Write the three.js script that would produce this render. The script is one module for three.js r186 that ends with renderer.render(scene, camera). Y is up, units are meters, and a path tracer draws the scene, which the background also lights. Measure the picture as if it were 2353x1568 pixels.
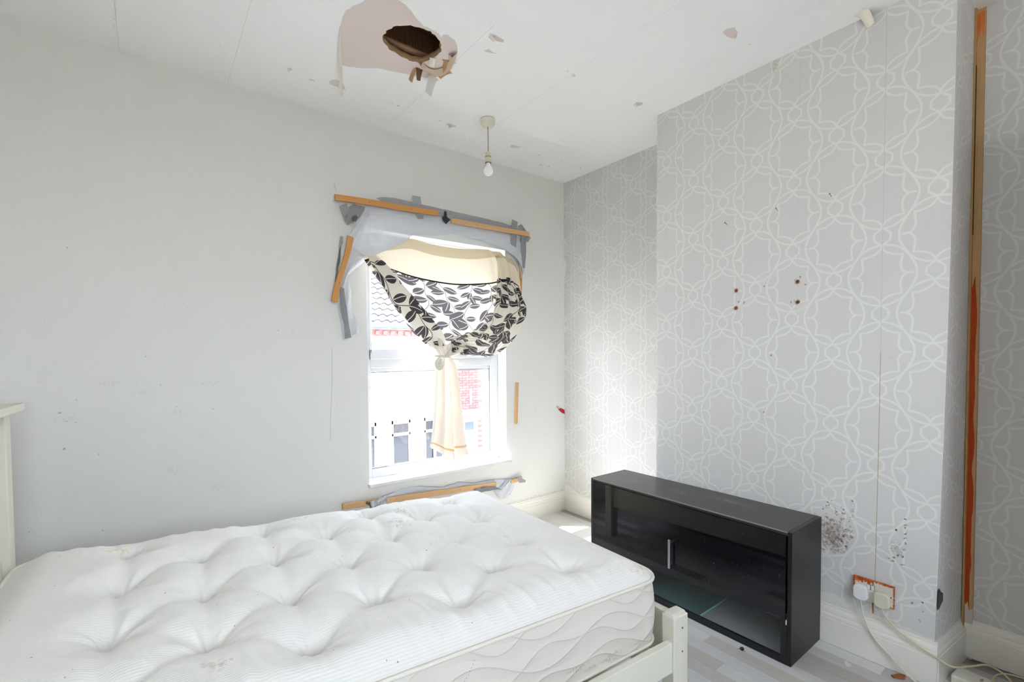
import * as THREE from 'three';
import { RoundedBoxGeometry } from 'three/addons/geometries/RoundedBoxGeometry.js';
import { mergeGeometries, mergeVertices, toCreasedNormals } from 'three/addons/utils/BufferGeometryUtils.js';

// ---------------------------------------------------------------- camera, sky, sun, exposure
const scene = new THREE.Scene();
const IMG_W = 2353, IMG_H = 1568, FOCAL = 1079.17, CENTRE_Y = 843.84;      // the lens is shifted: its axis meets the picture below the middle
const camera = new THREE.PerspectiveCamera(2 * Math.atan(CENTRE_Y / FOCAL) * 180 / Math.PI, IMG_W / IMG_H, 0.05, 120);
camera.setViewOffset(IMG_W, 2 * CENTRE_Y, 0, 0, IMG_W, IMG_H);
camera.position.set(-2.6264, 1.2613, 2.7194);
camera.rotation.set(-0.029995, -0.656894, -0.00709, 'YXZ');
camera.updateProjectionMatrix();
scene.add(camera);

const SKY_LEVEL = 7, SUN_LEVEL = 25;
const SUN_FROM = new THREE.Vector3(-1.14, 2.08, -1).normalize();
{
  const W = 128, H = 64, d = new Float32Array(W * H * 4), v = new THREE.Vector3();
  for (let j = 0; j < H; j++) for (let i = 0; i < W; i++) {
    const up = ((j + 0.5) / H - 0.5) * Math.PI, az = ((i + 0.5) / W - 0.5) * 2 * Math.PI;
    v.set(Math.cos(az) * Math.cos(up), Math.sin(up), Math.sin(az) * Math.cos(up));
    const t = Math.max(0, v.y), near = Math.pow(Math.max(0, v.dot(SUN_FROM)), 6) * 0.3, haze = Math.pow(1 - t, 2.2);
    const o = (j * W + i) * 4;
    d[o] = 0.67 + 0.29 * haze + near; d[o + 1] = 0.79 + 0.2 * haze + near * 0.98; d[o + 2] = 0.99 + 0.07 * haze + near * 0.94; d[o + 3] = 1;
    if (v.y < 0) { d[o] = 0.45; d[o + 1] = 0.44; d[o + 2] = 0.42; }
  }
  const sky = new THREE.DataTexture(d, W, H, THREE.RGBAFormat, THREE.FloatType);
  sky.mapping = THREE.EquirectangularReflectionMapping; sky.magFilter = THREE.LinearFilter; sky.minFilter = THREE.LinearFilter; sky.needsUpdate = true;
  scene.background = sky; scene.backgroundIntensity = SKY_LEVEL;
}
const sun = new THREE.DirectionalLight(0xfffdf8, SUN_LEVEL);
sun.name = 'sun'; sun.position.copy(SUN_FROM).multiplyScalar(20); sun.castShadow = true; sun.shadow.radius = 1.2; sun.shadow.mapSize.set(4096, 4096);
Object.assign(sun.shadow.camera, { left: -8, right: 8, top: 8, bottom: -8, near: 1, far: 60 });
scene.add(sun, sun.target);

const renderer = new THREE.WebGLRenderer({ antialias: true });
renderer.toneMapping = THREE.LinearToneMapping;
renderer.toneMappingExposure = 2.0;
renderer.shadowMap.enabled = true;

// ---------------------------------------------------------------- helpers
function rng(seed) { let s = seed >>> 0; return () => { s = (s + 0x6d2b79f5) | 0; let t = Math.imul(s ^ (s >>> 15), 1 | s); t = (t + Math.imul(t ^ (t >>> 7), 61 | t)) ^ t; return ((t ^ (t >>> 14)) >>> 0) / 4294967296; }; }
const hash2 = (x, y) => { let h = Math.imul(x | 0, 374761393) + Math.imul(y | 0, 668265263); h = Math.imul(h ^ (h >>> 13), 1274126177); return ((h ^ (h >>> 16)) >>> 0) / 4294967296; };
const sstep = (a, b, x) => { const t = Math.min(1, Math.max(0, (x - a) / (b - a))); return t * t * (3 - 2 * t); };
const lerp = (a, b, t) => a + (b - a) * t;
function vnoise(x, y, wrap = 0) {
  const xi = Math.floor(x), yi = Math.floor(y), fx = x - xi, fy = y - yi, w = (k) => (wrap ? ((k % wrap) + wrap) % wrap : k);
  const a = hash2(w(xi), w(yi)), b = hash2(w(xi + 1), w(yi)), c = hash2(w(xi), w(yi + 1)), d = hash2(w(xi + 1), w(yi + 1));
  const u = fx * fx * (3 - 2 * fx), v = fy * fy * (3 - 2 * fy);
  return lerp(lerp(a, b, u), lerp(c, d, u), v);
}
function fbm(x, y, oct = 4, wrap = 0) { let s = 0, a = 0.5, n = 0; for (let i = 0; i < oct; i++) { s += a * vnoise(x, y, wrap); n += a; a *= 0.5; x *= 2; y *= 2; wrap *= 2; } return s / n; }
const names = {};
function numbered(n) { const k = names[n] = (names[n] ?? -1) + 1; return k ? n + '_' + String(k).padStart(3, '0') : n; }
function tag(o, label, category, group, kind) { if (label) o.userData.label = label; if (category) o.userData.category = category; if (group) o.userData.group = group; if (kind) o.userData.kind = kind; return o; }
function thing(name, label, category, pos = [0, 0, 0], group) { const g = new THREE.Group(); g.name = numbered(name); g.position.set(...pos); scene.add(g); return tag(g, label, category, group); }
function structure(name, pos = [0, 0, 0]) { const g = new THREE.Group(); g.name = name; g.position.set(...pos); g.userData.kind = 'structure'; scene.add(g); return g; }
function part(name, geo, mat, parent, pos, rot) {
  const m = new THREE.Mesh(geo, mat); m.castShadow = m.receiveShadow = true;
  if (parent === scene || !parent) { m.name = numbered(name); scene.add(m); }
  else { const c = parent.userData.kids ??= {}; const k = c[name] = (c[name] ?? -1) + 1; m.name = k ? name + '_' + String(k).padStart(3, '0') : name; parent.add(m); }
  if (pos) m.position.set(...pos); if (rot) m.rotation.set(...rot);
  return m;
}
const box = (w, h, d, r = 0) => (r > 0 ? new RoundedBoxGeometry(w, h, d, 2, r) : new THREE.BoxGeometry(w, h, d));
const moved = (g, x, y, z, ry = 0) => { if (ry) g.rotateY(ry); return g.translate(x, y, z); };
const span = (a, b, r = 0) => moved(box(Math.abs(b[0] - a[0]), Math.abs(b[1] - a[1]), Math.abs(b[2] - a[2]), r), (a[0] + b[0]) / 2, (a[1] + b[1]) / 2, (a[2] + b[2]) / 2);
const V3 = (a) => new THREE.Vector3(...a);
const tube = (pts, r, seg = 64, rs = 10) => new THREE.TubeGeometry(new THREE.CatmullRomCurve3(pts.map(V3)), seg, r, rs, false);
function canvas(w, h) { const c = document.createElement('canvas'); c.width = w; c.height = h; return [c, c.getContext('2d')]; }
function canvasTex(c, srgb = true) { const t = new THREE.CanvasTexture(c); if (srgb) t.colorSpace = THREE.SRGBColorSpace; t.wrapS = t.wrapT = THREE.RepeatWrapping; t.magFilter = THREE.LinearFilter; return t; }
function dataTex(n, m, f) {                                            // f(u, v) in 0..1, a height
  const d = new Uint8Array(n * m * 4);
  for (let j = 0; j < m; j++) for (let i = 0; i < n; i++) { const v = Math.max(0, Math.min(255, f(i / n, j / m) * 255)) | 0, o = (j * n + i) * 4; d[o] = d[o + 1] = d[o + 2] = v; d[o + 3] = 255; }
  const t = new THREE.DataTexture(d, n, m); t.wrapS = t.wrapT = THREE.RepeatWrapping; t.magFilter = THREE.LinearFilter; t.needsUpdate = true; return t;
}
const every = (t, su, sv = su) => { const c = t.clone(); c.repeat.set(1 / su, 1 / sv); c.needsUpdate = true; return c; };   // one repeat per su x sv metres
const std = (color, roughness = 0.8, more = {}) => new THREE.MeshStandardMaterial({ color, roughness, ...more });
const phys = (color, roughness, more = {}) => new THREE.MeshPhysicalMaterial({ color, roughness, ...more });
function poly(pts) { const s = new THREE.Shape(); pts.forEach(([x, y], i) => (i ? s.lineTo(x, y) : s.moveTo(x, y))); s.closePath(); return s; }
function ragged(pts, step, amp, seed) {                                 // a torn outline: extra points along each edge, pushed sideways
  const r = rng(seed), out = [];
  pts.forEach((p, i) => { const q = pts[(i + 1) % pts.length], dx = q[0] - p[0], dy = q[1] - p[1], l = Math.hypot(dx, dy), n = Math.max(1, Math.round(l / step));
    for (let k = 0; k < n; k++) { const t = k / n, a = k ? (r() - 0.5) * 2 * amp : 0; out.push([p[0] + dx * t - (dy / l) * a, p[1] + dy * t + (dx / l) * a]); } });
  return out;
}
const slab = (shape, depth, bevel = 0) => new THREE.ExtrudeGeometry(shape, { depth, bevelEnabled: bevel > 0, bevelSize: bevel, bevelThickness: bevel, bevelSegments: 1, curveSegments: 8 });
function resample(pts, n) { const c = new THREE.CatmullRomCurve3(pts.map((p) => new THREE.Vector3(p[0], p[1], p[2] ?? 0)), false, 'centripetal'); return Array.from({ length: n + 1 }, (_, i) => c.getPointAt(i / n)); }
function drape(rows, nu, nv, z, uv, rowAt) {                            // cloth stretched over rows of [x, y]; z(u, v) its distance from the wall
  const R = rows.map((r) => resample(r, nu)), at = rowAt ?? rows.map((_, i) => i / (rows.length - 1));
  const cols = Array.from({ length: nu + 1 }, (_, i) => new THREE.CatmullRomCurve3(R.map((r) => r[i]), false, 'centripetal'));
  const P = [], UV = [], I = [];
  for (let j = 0; j <= nv; j++) for (let i = 0; i <= nu; i++) {
    const u = i / nu, v = j / nv, p = cols[i].getPoint(v);
    P.push(p.x, p.y, z(u, v)); let k = 0; while (k < at.length - 2 && v > (k + 1) / (at.length - 1)) k++;
    const f = v * (at.length - 1) - k; UV.push(...uv(u, lerp(at[k], at[k + 1], f)));
  }
  for (let j = 0; j < nv; j++) for (let i = 0; i < nu; i++) { const a = j * (nu + 1) + i, b = a + nu + 1; I.push(a, b, a + 1, b, b + 1, a + 1); }
  const g = new THREE.BufferGeometry(); g.setAttribute('position', new THREE.Float32BufferAttribute(P, 3)); g.setAttribute('uv', new THREE.Float32BufferAttribute(UV, 2)); g.setIndex(I); g.computeVertexNormals(); return g;
}

// ---------------------------------------------------------------- dimensions of the room (x = 0 and z = 0 meet in the far corner)
const H = 2.6, LEFT = -3.4, NEAR = 4.2, BREAST = -0.318, B0 = 1.088, B1 = 2.343;
const WIN = { l: -1.607, r: -0.585, b: 0.49, t: 2.0 };

// ---------------------------------------------------------------- shared textures
const fibre = (() => {                                                  // paint over fibre paper: short raised hairs and soft lumps
  const N = 1024, h = new Float32Array(N * N), r = rng(11);
  for (let j = 0; j < N; j++) for (let i = 0; i < N; i++) h[j * N + i] = 0.35 + 0.3 * fbm(i / 64, j / 64, 4, 16);
  for (let k = 0; k < 2600; k++) { let x = r() * N, y = r() * N, a = r() * 6.28; const n = 6 + r() * 22, s = r() < 0.75 ? 0.3 : -0.2, bend = (r() - 0.5) * 0.25; for (let q = 0; q < n; q++) { x += Math.cos(a); y += Math.sin(a); a += bend; for (let dy = -1; dy <= 1; dy++) for (let dx = -1; dx <= 1; dx++) { const X = (Math.round(x) + dx + N) % N, Y = (Math.round(y) + dy + N) % N; h[Y * N + X] += s * (dx || dy ? 0.1 : 0.3); } } }
  return dataTex(N, N, (u, v) => h[Math.round(v * N) * N + Math.round(u * N)]);
})();
const linen = dataTex(256, 256, (u, v) => 0.5 + 0.22 * (hash2(Math.floor(u * 256), 7) - 0.5) + 0.22 * (hash2(3, Math.floor(v * 256)) - 0.5) + 0.15 * (hash2(Math.floor(u * 256), Math.floor(v * 256)) - 0.5));
const lumps = dataTex(512, 512, (u, v) => fbm(u * 8, v * 8, 5, 8));
function speckle(c, x, y, w, h, n, seed, colors, rmax = 1.4) { const r = rng(seed); for (let k = 0; k < n; k++) { c.fillStyle = colors[Math.floor(r() * colors.length)]; c.globalAlpha = 0.15 + 0.6 * r(); c.beginPath(); c.ellipse(x + r() * w, y + r() * h, 0.4 + rmax * r() * r(), 0.4 + rmax * r() * r(), r() * 3, 0, 7); c.fill(); } c.globalAlpha = 1; }
function blotch(c, x, y, rx, ry, n, seed, color, alpha = 0.25, size = 3) {  // a stain made of many small dabs
  const r = rng(seed); c.fillStyle = color;
  for (let k = 0; k < n; k++) { const a = r() * 6.28, d = Math.sqrt(-2 * Math.log(1 - r() * 0.98)) * 0.5; c.globalAlpha = alpha * (0.3 + 0.7 * r()); c.beginPath(); c.ellipse(x + Math.cos(a) * d * rx, y + Math.sin(a) * d * ry, size * (0.3 + r()), size * (0.3 + r()), r() * 3, 0, 7); c.fill(); }
  c.globalAlpha = 1;
}
function grain(base, dark, light, seed, w = 256, h = 1024, n = 240) {
  const [c, g] = canvas(w, h), r = rng(seed); g.fillStyle = base; g.fillRect(0, 0, w, h);
  for (let k = 0; k < n; k++) { g.strokeStyle = r() < 0.5 ? dark : light; g.globalAlpha = 0.08 + 0.3 * r(); g.lineWidth = 0.5 + 2.5 * r() * r(); const x = r() * w, a = (r() - 0.5) * 14, y0 = r() * h * 1.2 - h * 0.2, l = h * (0.15 + r()); g.beginPath(); g.moveTo(x, y0); g.bezierCurveTo(x + a, y0 + l / 3, x - a, y0 + 2 * l / 3, x + a * 0.4, y0 + l); g.stroke(); }
  g.globalAlpha = 1; return canvasTex(c);
}

// ---------------------------------------------------------------- wallpaper: a printed trellis of stars and waves
const COL = 0.1645, PER = 0.304;
function starLines(c, S, lw) {                                          // one star cell about (0, 0), in metres times S, y up is up
  const M = (x, y) => c.moveTo(x * S, -y * S), L = (x, y) => c.lineTo(x * S, -y * S), n = 14;
  c.lineWidth = lw * S; c.lineCap = 'round'; c.lineJoin = 'round';
  for (const sx of [-1, 1]) for (const sy of [-1, 1]) {
    c.beginPath(); M(0, sy * 0.118);
    for (let i = 1; i <= n; i++) { const t = i / n * Math.PI / 2; L(sx * 0.066 * (1 - Math.cos(t)), sy * (0.118 - 0.043 * Math.sin(t))); }
    L(sx * 0.061, sy * 0.036);
    for (let i = 1; i <= n; i++) { const t = i / n * Math.PI / 2; L(sx * (0.061 + 0.026 * (1 - Math.cos(t))), sy * (0.036 - 0.036 * Math.sin(t))); }
    L(sx * 0.1, 0); c.stroke();
    c.beginPath(); M(0, sy * 0.118);                                    // inner edge of the leaf, running into the wave
    c.bezierCurveTo(sx * 0.018 * S, -sy * 0.121 * S, sx * 0.05 * S, -sy * 0.113 * S, sx * 0.0765 * S, -sy * 0.084 * S); c.stroke();
    c.beginPath(); M(0, sy * 0.118); L(sx * 0.013, sy * 0.128); L(sx * 0.0265, sy * 0.1395); L(sx * 0.0265, sy * 0.152); c.stroke();   // half of the small hexagon
  }
  for (const sx of [-1, 1]) { c.beginPath(); for (let i = -24; i <= 24; i++) { const y = i / 24 * PER / 2, x = sx * (COL / 2 + 0.029 * Math.cos(2 * Math.PI * y / PER)); i === -24 ? M(x, y) : L(x, y); } c.stroke(); }
}
function paperCanvas(x0, x1, colX, hexY, W = 1024, Hc = 2048, draw) {   // horizontal x0..x1 metres left to right, y 0..H
  const [cv, c] = canvas(W, Hc), sx = W / (x1 - x0), sy = Hc / H;
  c.fillStyle = '#d7d5d2'; c.fillRect(0, 0, W, Hc);
  const r = rng(5); for (let k = 0; k < 2600; k++) { c.globalAlpha = 0.03 + 0.05 * r(); c.fillStyle = r() < 0.5 ? '#cbc9c6' : '#e1dfdd'; r() < 0.5 ? c.fillRect(r() * W, r() * Hc, 1, 10 + 70 * r()) : c.fillRect(r() * W, r() * Hc, 10 + 50 * r(), 1); }
  c.globalAlpha = 1; c.strokeStyle = '#e3e4de';
  const k0 = Math.floor((x0 - colX) / COL) - 1, k1 = Math.ceil((x1 - colX) / COL) + 1;
  for (let k = k0; k <= k1; k++) for (let j = -1; j < 10; j++) {
    const cx = colX + k * COL, base = hexY + PER / 2 + (k & 1 ? PER / 2 : 0), cy = base - Math.floor(base / PER) * PER + (j - 1) * PER;
    c.save(); c.scale(sx / 1000, sy / 1000); c.translate((cx - x0) * 1000, (H - (cy)) * 1000); starLines(c, 1000, 0.0076); c.restore();
  }
  const px = (x, y) => [(x - x0) * sx, (H - y) * sy];
  if (draw) draw(c, px, sx, sy);
  return canvasTex(cv);
}
function paperMat(tex, x0, x1, flip) {                                  // uv of the wall geometry are metres
  tex.repeat.set((flip ? -1 : 1) / (x1 - x0), 1 / H); tex.offset.set((flip ? 1 : -1) * (flip ? x1 : x0) / (x1 - x0), 0);
  return std('#ffffff', 0.62, { map: tex, bumpMap: every(linen, 0.25), bumpScale: 0.00025 });
}
// a flat sheet of wall with uv in metres: from a to b (horizontal points), y0..y1, uv u from u0 to u1
function wallFace(a, b, y0, y1, u0, u1, nx = 1, ny = 1, bend) {
  const g = new THREE.PlaneGeometry(1, 1, nx, ny), p = g.attributes.position, uv = g.attributes.uv;
  for (let i = 0; i < p.count; i++) { const s = p.getX(i) + 0.5, t = p.getY(i) + 0.5, q = [lerp(a[0], b[0], s), lerp(y0, y1, t), lerp(a[1], b[1], s)]; if (bend) bend(q, s, t); p.setXYZ(i, ...q); uv.setXY(i, lerp(u0, u1, s), lerp(y0, y1, t)); }
  g.computeVertexNormals(); return g;
}

// ---------------------------------------------------------------- back wall (the wall with the window)
const whitePaint = std('#e2e2dd', 0.7, { bumpMap: every(fibre, 0.45), bumpScale: 0.0012 });
const plainWhite = std('#e2e2dd', 0.7, { bumpMap: every(lumps, 0.5), bumpScale: 0.001 });
{
  const W = 2048, Hc = 1566, s = W / -LEFT, [cv, c] = canvas(W, Hc), px = (p) => [(p[0] - LEFT) * s, (H - p[1]) * s];
  c.fillStyle = '#e2e2dd'; c.fillRect(0, 0, W, Hc);
  speckle(c, 0, 0, W, Hc, 900, 21, ['#bdb9b2', '#a7a39b', '#f2f1ee', '#cfccc6'], 0.9);
  const spots = [[-2.932, 1.022], [-2.922, 0.87], [-2.883, 0.978], [-2.878, 1.073], [-2.811, 0.832], [-2.912, 0.987], [-2.589, 1.124], [-2.479, 1.491], [-2.566, 1.49], [-2.889, 1.719], [-1.792, 0.973], [-2.016, 1.378], [-0.151, 1.731], [-0.037, 0.428], [-2.531, 1.019], [-2.516, 0.997], [-2.385, 0.997], [-2.252, 1.064], [-2.807, 0.494], [-3.033, 0.541], [-0.412, 1.2], [-2.084, 1.388], [-2.64, 1.256], [-0.176, 0.619], [-0.308, 0.834]];
  const rr = rng(31);
  spots.forEach((p, i) => { const [x, y] = px(p); blotch(c, x, y, i < 2 ? 3 : 1.6, i < 2 ? 3 : 1.6, i < 2 ? 14 : 5, 40 + i, i % 5 === 2 ? '#9d8c72' : '#6c6a64', 0.6, i < 2 ? 1.1 : 0.7 + rr() * 0.4); });
  const smears = [[-2.508, 0.986], [-2.424, 0.872], [-2.564, 0.724], [-2.375, 0.607], [-2.915, 0.987], [-2.652, 1.098], [-2.4, 1.126], [-2.771, 1.143]];
  smears.forEach((p, i) => { const [x, y] = px(p); blotch(c, x, y, 34, 16, 90, 60 + i, '#a59f95', 0.2, 1.3); });
  c.strokeStyle = '#8f8f8c'; c.lineWidth = 1; c.globalAlpha = 0.8;
  for (const line of [[[-1.81, 1.297], [-1.814, 1.1], [-1.825, 0.904], [-1.829, 0.776]], [[-1.782, 2.225], [-1.773, 2.179]]]) { c.beginPath(); line.forEach((p, i) => { const [x, y] = px(p); i ? c.lineTo(x, y) : c.moveTo(x, y); }); c.stroke(); }
  // torn paint line under the sill
  c.strokeStyle = '#8d9097'; c.globalAlpha = 0.9; c.lineWidth = 2.2; c.beginPath();
  [[-1.564, 0.383], [-1.511, 0.402], [-1.455, 0.408], [-1.427, 0.408], [-1.406, 0.42], [-1.354, 0.419], [-1.279, 0.414], [-1.112, 0.378], [-1.073, 0.385], [-1.022, 0.385], [-0.998, 0.393], [-0.866, 0.363], [-0.719, 0.359], [-0.531, 0.337]].forEach((p, i) => { const [x, y] = px(p); i ? c.lineTo(x, y) : c.moveTo(x, y); }); c.stroke();
  // grime above the skirting and along the right corner
  c.globalAlpha = 1;
  const r = rng(77);
  for (let k = 0; k < 260; k++) { const x = lerp(-1.0, -0.02, r()), [X, Y] = px([x, 0.158 + 0.012 * r() * r()]); c.fillStyle = r() < 0.4 ? '#b0643c' : '#6d5b49'; c.globalAlpha = 0.15 + 0.5 * r() * r(); c.fillRect(X, Y, 1 + 6 * r(), 0.8 + r()); }
  for (let k = 0; k < 120; k++) { const [X, Y] = px([-0.004 - 0.012 * r() * r(), 0.15 + 2.4 * r()]); c.fillStyle = '#c2b294'; c.globalAlpha = 0.15 + 0.3 * r(); c.fillRect(X, Y, 1.2, 3 + 12 * r()); }
  c.globalAlpha = 1;
  const tex = canvasTex(cv); tex.repeat.set(1 / -LEFT, 1 / H); tex.offset.set(1, 0);
  const face = std('#ffffff', 0.7, { map: tex, bumpMap: every(fibre, 0.45), bumpScale: 0.002 });
  const sh = new THREE.Shape(); sh.moveTo(LEFT - 0.25, -0.1).lineTo(0.25, -0.1).lineTo(0.25, H + 0.3).lineTo(LEFT - 0.25, H + 0.3).closePath();
  const ho = new THREE.Path(); ho.moveTo(WIN.l, WIN.b - 0.02).lineTo(WIN.r, WIN.b - 0.02).lineTo(WIN.r, WIN.t).lineTo(WIN.l, WIN.t).closePath(); sh.holes.push(ho);
  const g = slab(sh, 0.26).translate(0, 0, -0.26);
  const wall = part('wall_back', g, [face, plainWhite], scene); wall.userData.kind = 'structure';
}
// left wall and the wall behind the camera
part('wall_left', span([LEFT - 0.2, -0.1, 0], [LEFT, H + 0.3, NEAR + 0.2]), plainWhite, scene).userData.kind = 'structure';
// behind the camera: an opening added out of view to brighten the room
const ADDED_WIN2 = { l: -3.05, r: -1.5, b: 1.1, t: 2.4 };
{
  const s = poly([[LEFT, -0.1], [0.2, -0.1], [0.2, H + 0.3], [LEFT, H + 0.3]]); s.holes.push(new THREE.Path([[ADDED_WIN2.l, ADDED_WIN2.b], [ADDED_WIN2.r, ADDED_WIN2.b], [ADDED_WIN2.r, ADDED_WIN2.t], [ADDED_WIN2.l, ADDED_WIN2.t]].map((p) => new THREE.Vector2(...p))));
  part('wall_front', slab(s, 0.2).translate(0, 0, NEAR), plainWhite, scene).userData.kind = 'structure';
}

// right wall: the recess by the window, the chimney breast, the alcove beyond it
{
  const wallR = structure('wall_right');
  part('brickwork', span([0.004, -0.1, 0], [0.25, H + 0.3, NEAR]), std('#9a7d6c', 0.95), wallR);
  // recess paper, z runs left to right as the room sees it
  const t1 = paperCanvas(0, B0, 0.345, 2.095, 1024, 2048, (c, px) => {
    const r = rng(3);
    for (let k = 0; k < 90; k++) { const [x, y] = px(0.004 + 0.012 * r() * r(), 0.2 + 2.3 * r()); c.fillStyle = r() < 0.5 ? '#efeeea' : '#b9ad97'; c.globalAlpha = 0.5; c.fillRect(x, y, 2 + 3 * r(), 4 + 30 * r()); }
    c.globalAlpha = 1; c.fillStyle = '#edece8'; c.beginPath();           // white paint over the edge of the paper
    const pts = [[0, 0.2], [0.06, 0.19], [0.12, 0.165], [0.2, 0.15], [1.09, 0.15], [1.09, 0], [0, 0]]; pts.forEach((p, i) => { const [x, y] = px(...p); i ? c.lineTo(x, y) : c.moveTo(x, y); }); c.fill();
    c.fillStyle = '#edece8'; c.beginPath(); [[0, 2.0], [0.02, 1.99], [0.03, 1.95], [0.016, 1.9], [0.02, 1.87], [0, 1.86]].forEach((p, i) => { const [x, y] = px(...p); i ? c.lineTo(x, y) : c.moveTo(x, y); }); c.fill();
    const [sx] = px(0.68, 0); c.fillStyle = '#b5b2ae'; c.globalAlpha = 0.6; c.fillRect(sx, 0, 1.4, 2048); c.globalAlpha = 1;
  });
  part('wallpaper', wallFace([0, 0], [0, B0], 0, H, 0, B0), paperMat(t1, 0, B0), wallR);
  const zA = B1, zB = NEAR, t2 = paperCanvas(zA, zB, 2.36, 2.096, 1024, 2048);
  part('wallpaper', wallFace([0, zA], [0, zB], 0, H, zA, zB), paperMat(t2, zA, zB), wallR);

  const breast = structure('chimney_breast');
  part('brickwork', span([BREAST + 0.006, 0, B0 + 0.006], [0, H + 0.3, B1 - 0.05]), std('#9a7d6c', 0.95), breast);
  const t3 = paperCanvas(B0, B1, 2.139, 1.4065, 1024, 2048, (c, px, sx, sy) => {
    const at = (z, y) => px(z, y), line = (p, w, col, a) => { c.strokeStyle = col; c.lineWidth = w; c.globalAlpha = a; c.beginPath(); p.forEach((q, i) => { const [x, y] = at(...q); i ? c.lineTo(x, y) : c.moveTo(x, y); }); c.stroke(); c.globalAlpha = 1; };
    const r = rng(9);
    line([[2.139, H], [2.141, 1.6], [2.144, 1.2]], 1.1, '#b3afab', 0.6);
    line([[2.144, 1.25], [2.147, 0.8], [2.15, 0.32]], 1.6, '#a08a68', 0.9);   // the seam of the paper
    line([[1.83, H], [1.832, 1.4]], 1, '#bdbab6', 0.5); line([[1.15, H], [1.15, 0.2]], 1, '#bdbab6', 0.6);
    // faded and scuffed places about the screw holes
    for (const [z, y] of [[1.589, 1.48], [1.62, 1.509], [1.652, 1.454], [1.68, 1.606], [1.859, 1.458], [1.567, 1.62]]) blotch(c, ...at(z, y), 22, 30, 60, z * 900 | 0, '#dcdad5', 0.5, 4);
    for (const [z, y, k] of [[1.55, 1.562], [1.55, 1.476], [1.828, 1.571], [1.829, 1.48]]) blotch(c, ...at(z, y), 9, 10, 46, z * 700 + y * 50 | 0, '#a9785a', 0.35, 2.2);
    for (const [z, y] of [[1.687, 1.568], [1.723, 1.241], [1.565, 1.507], [1.593, 1.501], [1.843, 1.592], [1.863, 1.555], [1.807, 1.483], [1.694, 0.971]]) blotch(c, ...at(z, y), 3, 4, 12, z * 500 | 0, '#54493c', 0.6, 1.5);
    blotch(c, ...at(...[[1.724, 2.574]][0]), 18, 34, 130, 88, '#b9b79b', 0.28, 3);
    for (const [z, y] of [[1.665, 1.058], [1.8, 1.077], [1.696, 0.967], [2.082, 1.536], [2.184, 1.236], [1.711, 1.48]]) blotch(c, ...at(z, y), 26, 34, 70, 90 + z * 100 | 0, '#c9bfa9', 0.2, 3);
    // black mould: blotches of dots beside the cabinet and under the seam
    const A = [[1.995, 0.474]][0], [ax, ay] = at(...A);
    for (let k = 0; k < 420; k++) { const x = ax + (r() + r() - 1) * 62, y = ay + (r() + r() - 1) * 70; c.fillStyle = ['#8d7467', '#a58b7b', '#73685f'][k % 3]; c.globalAlpha = 0.08 + 0.34 * r(); c.beginPath(); c.ellipse(x, y, 1 + 6 * r(), 1 + 4 * r(), r() * 3, 0, 7); c.fill(); }
    const dots = (list, n, spread, seed) => { const q = rng(seed); for (const p of list) { const [x, y] = at(...p); for (let k = 0; k < n; k++) { c.fillStyle = q() < 0.7 ? '#3d3b37' : '#6f6a62'; c.globalAlpha = 0.2 + 0.65 * q(); c.beginPath(); c.ellipse(x + (q() + q() - 1) * spread, y + (q() + q() - 1) * spread, 0.8 + 2.6 * q(), 0.7 + 1.6 * q(), q() * 3, 0, 7); c.fill(); } } };
    dots([[1.954, 0.576], [1.97, 0.589], [1.978, 0.61], [2.002, 0.579], [2.01, 0.562], [2.026, 0.594], [2.034, 0.573], [2.061, 0.631], [2.061, 0.595], [2.063, 0.568], [2.057, 0.548], [2.045, 0.498], [2.062, 0.502], [2.04, 0.473], [2.058, 0.475], [2.032, 0.452], [2.051, 0.432], [2.033, 0.407]], 5, 9, 14);
    dots([[1.987, 0.481], [2.001, 0.447], [2.012, 0.423], [1.98, 0.431]], 7, 22, 17);
    dots([[2.241, 0.603], [2.242, 0.583], [2.241, 0.573], [2.244, 0.55], [2.244, 0.533], [2.244, 0.508], [2.24, 0.484], [2.234, 0.457], [2.222, 0.454], [2.207, 0.442], [2.206, 0.428], [2.19, 0.436], [2.237, 0.425], [2.2, 0.476], [2.214, 0.551]], 4, 5, 15);
    for (const [z, y] of [[2.228, 0.468], [2.215, 0.486]]) blotch(c, ...at(z, y), 24, 22, 60, 140, '#9a9691', 0.25, 3);
    // white paint brushed over the bottom of the paper
    c.fillStyle = '#e3e1d8'; c.beginPath(); const edge = [[B0, 0.2], [1.9, 0.2], [1.957, 0.206], [2.0, 0.215], [2.03, 0.21], [2.05, 0.195], [2.08, 0.188], [2.12, 0.192], [2.14, 0.186], [2.17, 0.186], [2.22, 0.178], [2.27, 0.182], [2.31, 0.172], [B1, 0.175], [B1, 0], [B0, 0]]; edge.forEach((p, i) => { const [x, y] = at(...p); i ? c.lineTo(x, y) : c.moveTo(x, y); }); c.fill();
    line([[2.145, 0.25], [2.148, 0.19]], 4, '#b5561f', 0.9); line([[2.145, 0.24], [2.147, 0.2]], 2, '#7c3a14', 0.8);
    for (let k = 0; k < 40; k++) { const [x, y] = at(lerp(1.96, 2.34, r()), 0.16 + 0.03 * r()); c.fillStyle = '#b99b6b'; c.globalAlpha = 0.4 * r(); c.fillRect(x, y, 4 + 16 * r(), 1.2); } c.globalAlpha = 1;
    dots([[2.296, 0.225], [2.302, 0.264], [2.273, 0.282], [2.301, 0.299]], 3, 4, 19);
  });
  const lean = (q, s, t) => { const k = 1 - t; q[2] -= s * (0.004 + 0.03 * k * k); };               // the plaster edge wanders a little
  part('wallpaper', wallFace([BREAST, B0], [BREAST, B1], 0, H, B0, B1, 8, 24, lean), paperMat(t3, B0, B1), breast);
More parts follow.
